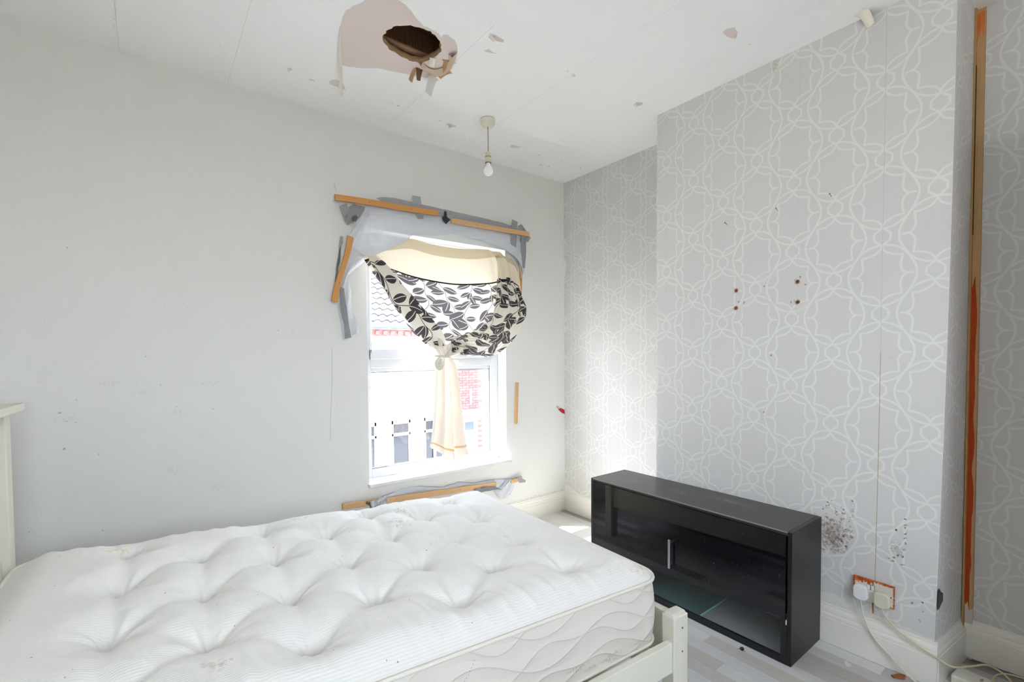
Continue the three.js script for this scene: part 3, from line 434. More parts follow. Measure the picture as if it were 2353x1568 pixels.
// mattress: a tufted top over a quilted border
const MAT_L = 1.815, MAT_W = 1.17;
const matCorners = { ff: [-1.213, 0.497, 0.612], fn: [-1.262, 0.497, 1.785], hf: [-2.99, 0.572, 0.482], hn: [-3.04, 0.545, 1.665] };
function onBed(a, b, dy = 0, foot = null) {                             // a along from the foot, b across from the window side, in metres
  const s = a / MAT_L, t = b / MAT_W, m = (i) => lerp(lerp(matCorners.ff[i], matCorners.fn[i], t), lerp(matCorners.hf[i], matCorners.hn[i], t), s);
  return [m(0), (foot ?? m(1)) + dy, m(2)];
}
{
  const [cv, c] = canvas(2048, 1320); c.fillStyle = '#f2f0ea'; c.fillRect(0, 0, 2048, 1320);
  const px = 2048 / MAT_L; speckle(c, 0, 0, 2048, 1320, 420, 17, ['#c9c2b2', '#b6ad9b', '#ddd7c9', '#4d463c'], 1.3);
  const stain = (a, b, rx, ry, n, col, al, seed) => blotch(c, a * px, b * px, rx * px, ry * px, n, seed, col, al, 6);
  stain(0.1, 0.93, 0.06, 0.12, 160, '#dcc5a2', 0.12, 1); stain(0.05, 1.12, 0.05, 0.03, 70, '#d2a98a', 0.2, 2); stain(0.25, 1.1, 0.2, 0.04, 120, '#e0cda9', 0.12, 3); stain(1.55, 0.1, 0.03, 0.02, 40, '#d8bd8a', 0.25, 4); stain(0.6, 1.1, 0.3, 0.04, 120, '#e3d3b2', 0.1, 5);
  stain(0.55, 0.2, 0.05, 0.04, 60, '#a79c92', 0.25, 6); stain(0.6, 0.34, 0.06, 0.04, 60, '#aaa29a', 0.22, 7); stain(0.7, 0.22, 0.05, 0.03, 50, '#b9aa9b', 0.22, 8); stain(1.3, 1.0, 0.03, 0.02, 30, '#ae9a80', 0.2, 9); stain(0.95, 0.12, 0.08, 0.03, 60, '#c3b6a6', 0.2, 10);
  const q = rng(90); for (let k = 0; k < 70; k++) { c.fillStyle = '#3a352e'; c.globalAlpha = 0.7; c.beginPath(); c.ellipse(q() * 2048, q() * 1320, 0.8 + 1.6 * q(), 0.8 + q(), q() * 3, 0, 7); c.fill(); } c.globalAlpha = 1;
  const stripes = dataTex(64, 64, (u, v) => 0.5 + 0.35 * Math.sin(v * Math.PI * 8) + 0.2 * (hash2(u * 64 | 0, v * 64 | 0) - 0.5));
  const topTex = canvasTex(cv); topTex.repeat.set(1 / MAT_L, 1 / MAT_W);
  const topMat = phys('#ffffff', 0.85, { map: topTex, bumpMap: every(stripes, 0.03), bumpScale: 0.0006, sheen: 0.25, sheenRoughness: 0.6, sheenColor: new THREE.Color('#ffffff') });
  const mat = thing('mattress', 'white tufted mattress with cream piped edges lying on the bed frame', 'mattress');
  const tufts = []; for (let k = -1; k < 9; k++) for (let j = -1; j < 5; j++) { const a = 0.27 + 0.207 * k, b = (k & 1 ? 0.28 : 0.135) + 0.286 * j; tufts.push([a, b]); }
  const inside = (a, b) => a > 0.1 && a < MAT_L - 0.1 && b > 0.08 && b < MAT_W - 0.08;
  const real = tufts.filter(([a, b]) => inside(a, b)), links = [];
  real.forEach((p, i) => real.forEach((q2, j) => { if (j > i) { const da = Math.abs(p[0] - q2[0]), db = Math.abs(p[1] - q2[1]); if (da < 0.01 && db < 0.3) links.push([p, q2, 1]); else if (da < 0.22 && db < 0.16) links.push([p, q2, 0.75]); } }));
  const segD = (a, b, p, q2) => { const dx = q2[0] - p[0], dy = q2[1] - p[1], t = Math.min(1, Math.max(0, ((a - p[0]) * dx + (b - p[1]) * dy) / (dx * dx + dy * dy))); return [Math.hypot(a - p[0] - dx * t, b - p[1] - dy * t), t]; };
  const lump = (a, b) => {
    const e = Math.min(a, b, MAT_L - a, MAT_W - b), rim = sstep(0, 0.1, e); let dt = 9, tv = null;
    for (const t of real) { const d = Math.hypot(a - t[0], b - t[1]); if (d < dt) { dt = d; tv = t; } }
    let crease = 0; for (const [p, q2, k] of links) { if (Math.abs(a - p[0]) > 0.3 || Math.abs(b - p[1]) > 0.35) continue; const [d, t] = segD(a, b, p, q2); crease = Math.max(crease, k * (1 - 0.55 * Math.sin(t * Math.PI)) * Math.exp(-((d / 0.024) ** 2))); }
    const ang = Math.atan2(b - tv[1], a - tv[0]), rays = Math.exp(-dt / 0.06) * (Math.sin(ang * 7 + tv[0] * 40) * 0.5 + Math.sin(ang * 11 + tv[1] * 60) * 0.5);
    let h = 0.03 * Math.sqrt(sstep(0, 0.12, e)) + 0.022 * rim * Math.min(1, dt / 0.12) - 0.042 * Math.exp(-((dt / 0.034) ** 1.2)) * rim - 0.024 * crease * rim + 0.006 * rays * rim;
    h += 0.003 * (fbm(a * 9, b * 9, 3) - 0.5) * rim;
    const eb = Math.min(b, MAT_W - b), f = Math.exp(-(((eb - 0.075) / 0.05) ** 2)) * rim; h += f * 0.0024 * Math.sin(a * 95 + 4 * fbm(a * 8, b * 8 + 9)) * sstep(0.45, 0.6, fbm(a * 7 + 3, b > 0.5 ? 40 : 3, 2));
    const fn = sstep(0.3, 0.16, MAT_W - b) * sstep(0.015, 0.06, MAT_W - b); h += fn * 0.0042 * (Math.pow(0.5 + 0.5 * Math.sin(a * 78 + b * 14 + 5 * fbm(a * 6, b * 3)), 3) - 0.3) * sstep(0.3, 0.55, fbm(a * 9 + 5, 20 + b * 2, 2));
    return h;
  };
  const R = 0.085, round = (a, b) => {                                  // square sheet pulled in to rounded corners
    const ca = a < R ? R : a > MAT_L - R ? MAT_L - R : null, cb = b < R ? R : b > MAT_W - R ? MAT_W - R : null; if (ca === null || cb === null) return [a, b];
    const da = a - ca, db = b - cb, l = Math.hypot(da, db); if (l < 1e-6) return [a, b]; const f = Math.max(Math.abs(da), Math.abs(db)) / l; return [ca + da * f, cb + db * f];
  };
  const nu = 380, nv = 250, P = [], UV = [], I = [];
  for (let j = 0; j <= nv; j++) for (let i = 0; i <= nu; i++) { const a0 = i / nu * MAT_L, b0 = j / nv * MAT_W, [a, b] = round(a0, b0); P.push(...onBed(a, b, lump(a0, b0))); UV.push(a, MAT_W - b); }
  for (let j = 0; j < nv; j++) for (let i = 0; i < nu; i++) { const a = j * (nu + 1) + i, b = a + nu + 1; I.push(a, a + 1, b, b, a + 1, b + 1); }
  for (let k = 0; k < I.length; k += 3) { const t = I[k]; I[k] = I[k + 1]; I[k + 1] = t; }
  const g = new THREE.BufferGeometry(); g.setAttribute('position', new THREE.Float32BufferAttribute(P, 3)); g.setAttribute('uv', new THREE.Float32BufferAttribute(UV, 2)); g.setIndex(I); g.computeVertexNormals();
  if (g.attributes.normal.getY((nv / 2 | 0) * (nu + 1) + (nu / 2 | 0)) < 0) { const ix = g.index; for (let k = 0; k < ix.count; k += 3) { const t = ix.getX(k); ix.setX(k, ix.getX(k + 1)); ix.setX(k + 1, t); } g.computeVertexNormals(); }
  part('top_panel', g, topMat, mat);
  // outline of the mattress, counted in metres
  const ring = []; { const seg = (x0, y0, x1, y1, n) => { for (let i = 0; i < n; i++) ring.push([lerp(x0, x1, i / n), lerp(y0, y1, i / n)]); }, arc = (cx, cy, a0) => { for (let i = 0; i < 10; i++) { const t = a0 + i / 10 * Math.PI / 2; ring.push([cx + R * Math.cos(t), cy + R * Math.sin(t)]); } };
    seg(R, 0, MAT_L - R, 0, 60); arc(MAT_L - R, R, -Math.PI / 2); seg(MAT_L, R, MAT_L, MAT_W - R, 40); arc(MAT_L - R, MAT_W - R, 0); seg(MAT_L - R, MAT_W, R, MAT_W, 60); arc(R, MAT_W - R, Math.PI / 2); seg(0, MAT_W - R, 0, R, 40); arc(R, R, Math.PI); }
  const N = ring.length, M = 14, SP = [], SU = [], SI = []; let len = 0; const lens = ring.map((p, i) => { if (i) len += Math.hypot(p[0] - ring[i - 1][0], p[1] - ring[i - 1][1]); return len; });
  for (let j = 0; j <= M; j++) for (let i = 0; i <= N; i++) {
    const [a, b] = ring[i % N], t = j / M, out = 0.01 * Math.sin(t * Math.PI) - 0.004, na = a < R ? -1 : a > MAT_L - R ? 1 : 0, nb = b < R ? -1 : b > MAT_W - R ? 1 : 0, l = Math.hypot(na, nb) || 1;
    const p = onBed(a + na / l * out, b + nb / l * out), yb = 0.286; SP.push(p[0], lerp(p[1] - 0.004, yb, t), p[2]); SU.push(i === N ? len + 0.02 : lens[i], 1 - t * 0.21);
  }
  for (let j = 0; j < M; j++) for (let i = 0; i < N; i++) { const a = j * (N + 1) + i, b = a + N + 1; SI.push(a, a + 1, b, b, a + 1, b + 1); }
  const quilt = dataTex(512, 512, (u, v) => { const w = (ph, k) => Math.abs(Math.sin((v * 3 + 0.16 * Math.sin(u * Math.PI * 2 * k + ph) + 0.3 * Math.sin(u * Math.PI * 2 + ph)) * Math.PI)); return Math.min(1, Math.pow(Math.min(w(0, 1), w(2.1, 2)), 0.45)); });
  const [bc, bx] = canvas(1024, 256); bx.fillStyle = '#e0dace'; bx.fillRect(0, 0, 1024, 256); speckle(bx, 0, 0, 1024, 256, 500, 2, ['#d0c9bc', '#e9e4d9', '#bfb29d'], 1.6); for (let k = 0; k < 9; k++) blotch(bx, hash2(k, 4) * 1024, hash2(k, 9) * 60, 40, 10, 40, k, '#a58c6e', 0.2, 4);
  bx.strokeStyle = '#8f8a80'; bx.setLineDash([3, 7]); bx.lineWidth = 2; bx.beginPath(); bx.arc(520, 20, 150, 0.5, 1.9); bx.stroke();
  const borderMat = std('#ffffff', 0.8, { map: every(canvasTex(bc), 0.84, 0.21), bumpMap: every(quilt, 0.5, 0.25), bumpScale: 0.006, side: THREE.DoubleSide });
  const sg = new THREE.BufferGeometry(); sg.setAttribute('position', new THREE.Float32BufferAttribute(SP, 3)); sg.setAttribute('uv', new THREE.Float32BufferAttribute(SU, 2)); sg.setIndex(SI); sg.computeVertexNormals();
  part('border', sg, borderMat, mat).userData.label = 'quilted cream border';
  const pipeMat = std('#e9e4d6', 0.8);
  const loop = (f, r) => new THREE.TubeGeometry(new THREE.CatmullRomCurve3(ring.map(f), true), 300, r, 8, true);
  part('piping', loop(([a, b]) => V3(onBed(a, b, 0.0)), 0.006), pipeMat, mat);
  part('piping', loop(([a, b]) => { const p = onBed(a, b); return new THREE.Vector3(p[0], 0.287, p[2]); }, 0.005), pipeMat, mat);
  const base = new THREE.BufferGeometry(); { const BP = [], BI = []; const cxy = onBed(MAT_L / 2, MAT_W / 2); BP.push(cxy[0], 0.286, cxy[2]); ring.forEach(([a, b]) => { const p = onBed(a, b); BP.push(p[0], 0.286, p[2]); }); for (let i = 0; i < N; i++) BI.push(0, 1 + i, 1 + (i + 1) % N); base.setAttribute('position', new THREE.Float32BufferAttribute(BP, 3)); base.setIndex(BI); base.computeVertexNormals(); }
  part('underside', base, std('#d8d2c4', 0.9, { side: THREE.DoubleSide }), mat);
  const tg = mergeGeometries([new THREE.TorusGeometry(0.0065, 0.0018, 6, 14).rotateX(Math.PI / 2), new THREE.SphereGeometry(0.005, 10, 6).scale(1, 0.5, 1)]), tm = std('#cbbd9b', 0.8);
  for (const [a, b] of real) { const m = part('tuft', tg, tm, mat, onBed(a, b, lump(a, b) + 0.0025)); m.rotation.z = 0.3; }
}

// ---------------------------------------------------------------- black cabinet
{
  const x0 = -0.634, x1 = -0.335, z0 = 0.872, z1 = 1.94, h = 0.541, t = 0.016;
  const cab = thing('media_cabinet', 'low black wooden cabinet with glossy flap door and clear glass below', 'cabinet', [(x0 + x1) / 2, 0, (z0 + z1) / 2]);
  const X = (x) => x - (x0 + x1) / 2, Z = (z) => z - (z0 + z1) / 2, sp = (a, b, r) => span([X(a[0]), a[1], Z(a[2])], [X(b[0]), b[1], Z(b[2])], r);
  const [c1, k1] = canvas(512, 1024); k1.fillStyle = '#2b2927'; k1.fillRect(0, 0, 512, 1024);
  speckle(k1, 0, 0, 512, 1024, 1500, 5, ['#5b5750', '#1f1d1c', '#7b7469'], 1.8); blotch(k1, 330, 330, 50, 110, 420, 6, '#c4bba8', 0.3, 4); blotch(k1, 250, 560, 70, 90, 320, 7, '#99938b', 0.25, 5); blotch(k1, 200, 850, 60, 60, 200, 8, '#8a857e', 0.25, 5);
  const r = rng(61); k1.strokeStyle = '#8b857a'; for (let i = 0; i < 60; i++) { k1.globalAlpha = 0.25; k1.lineWidth = 0.8; k1.beginPath(); const x = r() * 512, y = r() * 1024; k1.moveTo(x, y); k1.lineTo(x + (r() - 0.5) * 30, y + (r() - 0.5) * 90); k1.stroke(); }
  const dusty = std('#ffffff', 0.3, { map: canvasTex(c1) });
  const [c2, k2] = canvas(512, 1024); k2.fillStyle = '#161311'; k2.fillRect(0, 0, 512, 1024); speckle(k2, 0, 0, 512, 1024, 700, 9, ['#2b2724', '#151312', '#3b342c'], 2); blotch(k2, 300, 560, 60, 90, 200, 3, '#6b5332', 0.16, 4); blotch(k2, 200, 640, 70, 60, 120, 4, '#5b4730', 0.12, 4);
  const sideMat = std('#ffffff', 0.38, { map: canvasTex(c2) }), black = std('#111216', 0.35), inner = std('#8b9191', 0.4);
  const planeUV = (g, ax, ay) => { const p = g.attributes.position, uv = g.attributes.uv; g.computeBoundingBox(); const b = g.boundingBox, s = (v, k) => (v - b.min[k]) / (b.max[k] - b.min[k]); for (let i = 0; i < p.count; i++) { const q = { x: p.getX(i), y: p.getY(i), z: p.getZ(i) }; uv.setXY(i, s(q[ax], ax), s(q[ay], ay)); } return g; };
  part('side_panel', planeUV(sp([x0, 0, z0], [x1, h, z0 + t], 0.0015), 'x', 'y'), sideMat, cab); part('side_panel', planeUV(sp([x0, 0, z1 - t], [x1, h, z1], 0.0015), 'x', 'y'), sideMat, cab);
  part('top_panel', planeUV(sp([x0, h - t, z0 + t], [x1, h + 0.001, z1 - t], 0.0015), 'x', 'z'), dusty, cab).userData.label = 'dusty scratched top';
  part('edge_band', sp([x0 - 0.0012, h - 0.0045, z0 + t], [x0, h + 0.001, z1 - t]), std('#8d8a86', 0.4), cab);
  part('base_panel', sp([x0 + 0.012, 0.004, z0 + t], [x1, 0.022, z1 - t]), inner, cab);
  part('back_panel', sp([x1 - 0.006, 0.022, z0 + t], [x1, h - t, z1 - t]), std('#9aa0a2', 0.6), cab);
  part('shelf', sp([x0 + 0.02, 0.2, z0 + t], [x1 - 0.008, 0.214, z1 - t]), black, cab);
  // flap door of black glass, hanging a little askew
  const [c3, k3] = canvas(2048, 768); k3.fillStyle = '#07090f'; k3.fillRect(0, 0, 2048, 768); speckle(k3, 0, 0, 2048, 768, 800, 19, ['#7c8086', '#b0b4b8', '#4b4f58'], 5.5);
  k3.strokeStyle = '#70757c'; for (let i = 0; i < 70; i++) { k3.globalAlpha = 0.3 + 0.5 * r(); k3.lineWidth = 2.6; const x = r() * 2048, y = r() * 768; k3.beginPath(); k3.moveTo(x, y); k3.quadraticCurveTo(x + (r() - 0.5) * 30, y + r() * 20, x + (r() - 0.5) * 26, y + (r() - 0.2) * 50); k3.stroke(); } k3.globalAlpha = 1;
  const gloss = phys('#ffffff', 0.04, { map: canvasTex(c3), specularIntensity: 1, ior: 1.62 });
  const d0 = z0 + t + 0.002, d1 = z1 - t - 0.006, dy0 = 0.145, dy1 = 0.186, ds = poly([[d0, dy0], [d1, dy1], [d1, h - t - 0.001], [d0, h - t - 0.001]]);
  const dg = slab(ds, 0.006); { const p = dg.attributes.position, uv = dg.attributes.uv; for (let i = 0; i < p.count; i++) { const z = p.getX(i), y = p.getY(i), q = p.getZ(i); uv.setXY(i, (z - d0) / (d1 - d0), (y - 0.14) / 0.4); p.setXYZ(i, X(x0 - 0.002 + q), y, Z(z)); } for (const k of ['position', 'uv', 'normal']) { const at = dg.attributes[k], s = at.itemSize; for (let f = 0; f < at.count; f += 3) for (let q = 0; q < s; q++) { const a = at.array[f * s + q]; at.array[f * s + q] = at.array[(f + 1) * s + q]; at.array[(f + 1) * s + q] = a; } } dg.computeVertexNormals(); }
  const door = part('door', dg, gloss, cab); door.userData.label = 'glossy black glass flap';
  const chrome = std('#d8d8da', 0.22, { metalness: 1 });
  const hz = 1.403, handle = part('handle', mergeGeometries([sp([x0 - 0.03, 0.212, hz - 0.006], [x0 - 0.018, 0.354, hz + 0.006], 0.003), sp([x0 - 0.02, 0.225, hz - 0.004], [x0 - 0.001, 0.233, hz + 0.004], 0.001), sp([x0 - 0.02, 0.335, hz - 0.004], [x0 - 0.001, 0.343, hz + 0.004], 0.001)]), chrome, door);
  handle.userData.label = 'chrome bar handle';
  // frame below the door: dark stiles and rail about a clear pane
  part('bottom_rail', sp([x0 - 0.002, 0.001, z0 + t], [x0 + 0.012, 0.03, z1 - t], 0.001), black, cab);
  part('stile', sp([x0 - 0.001, 0.03, z1 - t - 0.024], [x0 + 0.012, 0.182, z1 - t], 0.001), black, cab); part('stile', sp([x0 - 0.001, 0.03, z0 + t], [x0 + 0.012, 0.146, z0 + t + 0.014], 0.001), black, cab);
  const [c4, k4] = canvas(1024, 256); k4.fillStyle = '#000'; k4.fillRect(0, 0, 1024, 256); const rr = rng(4); for (let i = 0; i < 420; i++) { k4.globalAlpha = 0.2 + 0.6 * rr(); k4.fillStyle = '#fff'; k4.beginPath(); k4.ellipse(rr() * 1024, rr() * 256, 0.5 + 1.2 * rr(), 0.5 + rr(), 0, 0, 7); k4.fill(); } k4.globalAlpha = 0.5; k4.strokeStyle = '#fff'; for (let i = 0; i < 26; i++) { const x = rr() * 1024, y = rr() * 256; k4.beginPath(); k4.moveTo(x, y); k4.lineTo(x + (rr() - 0.5) * 24, y + (rr() - 0.5) * 40); k4.stroke(); } k4.globalAlpha = 1;
  const pg = new THREE.PlaneGeometry(z1 - z0 - 2 * t - 0.03, 0.16).rotateY(-Math.PI / 2).translate(X(x0 + 0.004), 0.105, 0);
  part('pane', pg, glass, cab);
  part('dust', pg.clone().translate(-0.0008, 0, 0), std('#b8bec2', 0.9, { alphaMap: canvasTex(c4, false), transparent: true, opacity: 0.8 }), cab).userData.kind = 'stuff';
  const green = phys('#dcefec', 0.02, { transmission: 1, thickness: 0, ior: 1.5 });
  part('glass_shelf', sp([x0 + 0.02, 0.024, z0 + t + 0.004], [x1 - 0.012, 0.03, 1.54], 0.001), green, cab).userData.label = 'loose sheet of glass lying inside';
  part('glass_edge', sp([x0 + 0.02, 0.0235, 1.54], [x1 - 0.012, 0.0305, 1.5425], 0.0008), phys('#8fd6c6', 0.2), cab).userData.label = 'green ground glass edge';
  part('hinge', sp([x0 - 0.004, 0.165, z1 - t - 0.004], [x0 + 0.004, 0.185, z1 - t], 0.001), std('#c9c9c9', 0.4), cab);
}

// ---------------------------------------------------------------- curtain
const CLOTH = 1.2;
const drawPrint = (N, cream, cream2, band, dots, ink, black, srgb) => {
  const [cv, c] = canvas(N, N), m = N / CLOTH, r = rng(2024);
  c.fillStyle = cream; c.fillRect(0, 0, N, N);
  c.fillStyle = cream2; c.fillRect(0, 0, N, 0.3 * m); c.fillStyle = band; c.fillRect(0, 0, N, 0.072 * m);
  speckle(c, 0, 0, N, 0.07 * m, 400, 3, dots, 3);
  const leaf = (x, y, a, l, w) => { c.save(); c.translate(x, y); c.rotate(a); c.fillStyle = ink; c.beginPath(); c.moveTo(0, 0); c.bezierCurveTo(l * 0.2, -w, l * 0.75, -w, l, -w * 0.12); c.bezierCurveTo(l * 0.8, w, l * 0.25, w, 0, 0); c.fill(); c.strokeStyle = cream; c.lineWidth = 0.0032 * m; c.lineCap = 'round'; c.beginPath(); c.moveTo(l * 0.04, 0); c.quadraticCurveTo(l * 0.5, -w * 0.3, l * 0.93, -w * 0.1); c.stroke(); c.restore(); };
  c.save(); c.beginPath(); c.rect(0, 0.3 * m, N, 0.66 * m); c.clip();
  for (let col = -1; col < 10; col++) {
    const x0 = (0.03 + col * 0.14) * m, ph = r() * 6; let pts = [];
    for (let y = 0.24; y < 1.02; y += 0.012) pts.push([x0 + (0.028 * Math.sin(y * 17 + ph) + 0.012 * Math.sin(y * 41 + ph)) * m, y * m]);
    c.strokeStyle = ink; c.lineWidth = 0.0032 * m; c.beginPath(); pts.forEach((p, i) => (i ? c.lineTo(...p) : c.moveTo(...p))); c.stroke();
    for (let i = 2, s = 1; i < pts.length - 1; i += 3, s = -s) { const [x, y] = pts[i], big = r() < 0.3, l = (big ? 0.1 : 0.08) * m * (0.85 + 0.3 * r()), w = l * (0.27 + 0.07 * r()), a = (s > 0 ? 0 : Math.PI) + s * ((r() - 0.5) * 0.9 - 0.35) * -1; leaf(x + s * 0.004 * m, y, a, l, w); if (r() < 0.3) leaf(x, y, a + s * 0.8, l * 0.85, w * 0.9); }
  }
  c.restore(); c.fillStyle = black; c.fillRect(0, 0.295 * m, N, 0.011 * m); c.fillRect(0, 0.958 * m, N, 0.0075 * m);
  const t = canvasTex(cv, srgb); t.repeat.set(1 / CLOTH, 1 / CLOTH); return t;
};
const printTex = drawPrint(2048, '#f0e9db', '#eee2cb', '#d2c2a2', ['#c4b28f', '#ddd0b6'], '#383435', '#171516', true);
const printThrough = drawPrint(2048, '#252525', '#252525', '#1c1c1c', ['#1c1c1c', '#1c1c1c'], '#c8c8c8', '#101010', false);   // the dye lets some daylight through
const clothMat = phys('#ffffff', 0.95, { map: printTex, transmission: 1, transmissionMap: printThrough, thickness: 0, side: THREE.DoubleSide, bumpMap: every(linen, 0.08), bumpScale: 0.0002 });
{
  const cur = thing('curtain', 'cream curtain with black leaf print knotted up across the window', 'curtain');
  const uvC = (u0, w, flip = 0) => (u, s) => [u0 + u * w, CLOTH - s];
  const ripple = (u, v, k, a, ph = 0) => a * Math.sin(u * k + ph + 2 * Math.sin(v * 3 + u * 4));
  // main fall
  const rows = [
    [[-1.627, 1.867], [-1.487, 1.911], [-1.352, 1.974], [-1.176, 1.961], [-0.983, 1.959], [-0.774, 1.98], [-0.625, 1.969], [-0.496, 1.919]],
    [[-1.62, 1.848], [-1.482, 1.878], [-1.344, 1.906], [-1.192, 1.888], [-1.03, 1.885], [-0.857, 1.899], [-0.701, 1.929], [-0.606, 1.925], [-0.484, 1.849]],
    [[-1.606, 1.798], [-1.528, 1.777], [-1.466, 1.763], [-1.351, 1.737], [-1.2, 1.719], [-1.038, 1.713], [-0.865, 1.728], [-0.732, 1.748], [-0.595, 1.79], [-0.477, 1.7]],
    [[-1.555, 1.689], [-1.466, 1.658], [-1.341, 1.602], [-1.192, 1.579], [-1.033, 1.58], [-0.863, 1.604], [-0.681, 1.63], [-0.565, 1.637], [-0.474, 1.593]],
    [[-1.473, 1.541], [-1.39, 1.493], [-1.274, 1.45], [-1.168, 1.428], [-1.041, 1.418], [-0.906, 1.421], [-0.764, 1.452], [-0.613, 1.487], [-0.503, 1.491]],
    [[-1.32, 1.363], [-1.261, 1.342], [-1.201, 1.329], [-1.138, 1.324], [-1.042, 1.316], [-0.907, 1.331], [-0.765, 1.362], [-0.634, 1.388], [-0.556, 1.415]]];
  const zMain = (u, v) => 0.01 + 0.073 * Math.sin(Math.min(1, v * 1.15) * Math.PI / 2) + ripple(u, v, 9, 0.006 * v) + (u > 0.75 ? 0.012 * Math.sin((u - 0.75) * 70) : 0) - 0.02 * sstep(0.8, 1, v);
  part('cloth', drape(rows, 110, 90, zMain, uvC(0.05, 0.95), [0, 0.072, 0.3, 0.46, 0.62, 0.74]), clothMat, cur);
  // turned-over left edge, falling to the knot
  const eL = [[-1.647, 1.853], [-1.628, 1.806], [-1.593, 1.735], [-1.547, 1.657], [-1.482, 1.542], [-1.434, 1.488], [-1.381, 1.427], [-1.339, 1.367], [-1.296, 1.323], [-1.222, 1.285]], eR = [[-1.575, 1.872], [-1.563, 1.836], [-1.519, 1.803], [-1.471, 1.732], [-1.42, 1.659], [-1.351, 1.591], [-1.287, 1.523], [-1.22, 1.454], [-1.168, 1.392], [-1.138, 1.318]];
  part('turned_edge', drape(eL.map((p, i) => [p, [(p[0] + eR[i][0]) / 2, (p[1] + eR[i][1]) / 2], eR[i]]), 14, 90, (u, v) => 0.018 + 0.102 * sstep(0, 0.5, v) + 0.014 * Math.sin(u * Math.PI) * sstep(0, 0.2, v) , (u, s) => [0.13 + u * 0.11, CLOTH - s], [0, 0.297, 0.36, 0.42, 0.5, 0.56, 0.62, 0.68, 0.75, 0.82]), clothMat, cur);
  // gathered right side sweeping under to the knot
  const gL = [[-0.685, 1.945], [-0.685, 1.88], [-0.701, 1.786], [-0.735, 1.706], [-0.761, 1.621], [-0.791, 1.526], [-0.863, 1.447], [-0.967, 1.396], [-1.059, 1.374], [-1.136, 1.356]], gR = [[-0.624, 1.944], [-0.563, 1.884], [-0.517, 1.76], [-0.506, 1.644], [-0.495, 1.57], [-0.535, 1.472], [-0.661, 1.32], [-0.809, 1.24], [-0.988, 1.245], [-1.118, 1.263]];
  const gM = gL.map((p, i) => [lerp(p[0], gR[i][0], 0.5), lerp(p[1], gR[i][1], 0.48)]);
  part('gathered_side', drape(gL.map((p, i) => [p, gM[i], gR[i]]), 60, 110, (u, v) => 0.02 + 0.12 * Math.sin(Math.min(1, v * 1.3) * Math.PI / 2) * sstep(0.05, 0.4, v) + 0.02 * Math.sin(u * Math.PI) * sstep(0, 0.2, v) + 0.011 * Math.sin(u * 19 + 3 * v) * (0.4 + 0.6 * Math.sin(v * Math.PI)) + 0.006 * Math.sin(u * 37 + v * 6), (u, s) => [0.55 + u * 0.3, CLOTH - s], [0, 0.15, 0.298, 0.38, 0.46, 0.55, 0.65, 0.75, 0.86, 0.93]), clothMat, cur);
  const cream = phys('#ebe2d5', 0.95, { transmission: 0.09, thickness: 0, side: THREE.DoubleSide, bumpMap: every(linen, 0.08), bumpScale: 0.0002 });
  // plain folds drawn into the tie
  const kA = [[[-1.288, 1.333], [-1.222, 1.36], [-1.155, 1.323], [-1.13, 1.304]], [[-1.267, 1.304], [-1.213, 1.317], [-1.161, 1.296], [-1.133, 1.285]], [[-1.223, 1.274], [-1.192, 1.274], [-1.162, 1.268], [-1.13, 1.265]], [[-1.205, 1.244], [-1.187, 1.244], [-1.156, 1.244], [-1.127, 1.243]]];
  part('knot_fold', drape(kA, 30, 24, (u, v) => 0.135 + 0.014 * Math.sin(u * 14) * (1 - 0.4 * v), uvC(0, 1)), cream, cur);
  const kB = [[[-1.155, 1.323], [-1.098, 1.346], [-1.033, 1.329], [-0.981, 1.296]], [[-1.155, 1.296], [-1.105, 1.307], [-1.05, 1.29], [-1.001, 1.256]], [[-1.168, 1.274], [-1.137, 1.274], [-1.099, 1.262], [-1.047, 1.245]], [[-1.187, 1.247], [-1.156, 1.246], [-1.124, 1.246], [-1.099, 1.243]]];
  part('knot_fold', drape(kB, 30, 24, (u, v) => 0.15 + 0.012 * Math.sin(u * 11 + 1), uvC(0, 1)), cream, cur);
  const tieC = [[-1.167, 1.241]][0];
  part('tie', new THREE.TorusGeometry(0.05, 0.008, 10, 40).scale(1, 0.7, 1).rotateX(Math.PI / 2).scale(1, 1, 0.62), std('#d5d2cc', 0.7), cur, [tieC[0] - 0.005, tieC[1] + 0.002, 0.125], [0, 0, -0.02]).userData.label = 'pale grey cloth tie';
  // tail
  const [hc, h] = canvas(512, 1024); h.fillStyle = '#ebe2d5'; h.fillRect(0, 0, 512, 1024); h.fillStyle = '#d6b98a'; h.fillRect(0, 880, 512, 30); speckle(h, 0, 0, 512, 1024, 300, 8, ['#e4d6bc', '#f5ecdb'], 2);
  const tailMat = phys('#ffffff', 0.95, { map: canvasTex(hc), transmission: 0.09, thickness: 0, side: THREE.DoubleSide, bumpMap: every(linen, 0.05), bumpScale: 0.0002 });
  const tr = [[[-1.196, 1.236], [-1.174, 1.236], [-1.156, 1.235], [-1.137, 1.235], [-1.118, 1.235]], [[-1.224, 1.174], [-1.194, 1.171], [-1.163, 1.17], [-1.122, 1.169], [-1.081, 1.168]], [[-1.238, 1.026], [-1.202, 1.018], [-1.165, 1.008], [-1.108, 1.013], [-1.06, 1.016]], [[-1.25, 0.864], [-1.216, 0.856], [-1.167, 0.843], [-1.098, 0.845], [-1.039, 0.851]], [[-1.269, 0.731], [-1.224, 0.721], [-1.169, 0.692], [-1.087, 0.687], [-1.021, 0.708]], [[-1.285, 0.69], [-1.231, 0.661], [-1.17, 0.609], [-1.075, 0.579], [-0.999, 0.631]]];
  part('tail', drape(tr, 80, 70, (u, v) => 0.12 + (0.016 + 0.022 * v) * Math.sin(u * 21 + 1.2 * v) + 0.01 * Math.sin(u * 9 - 1), (u, s) => [u, 1 - s]), tailMat, cur);
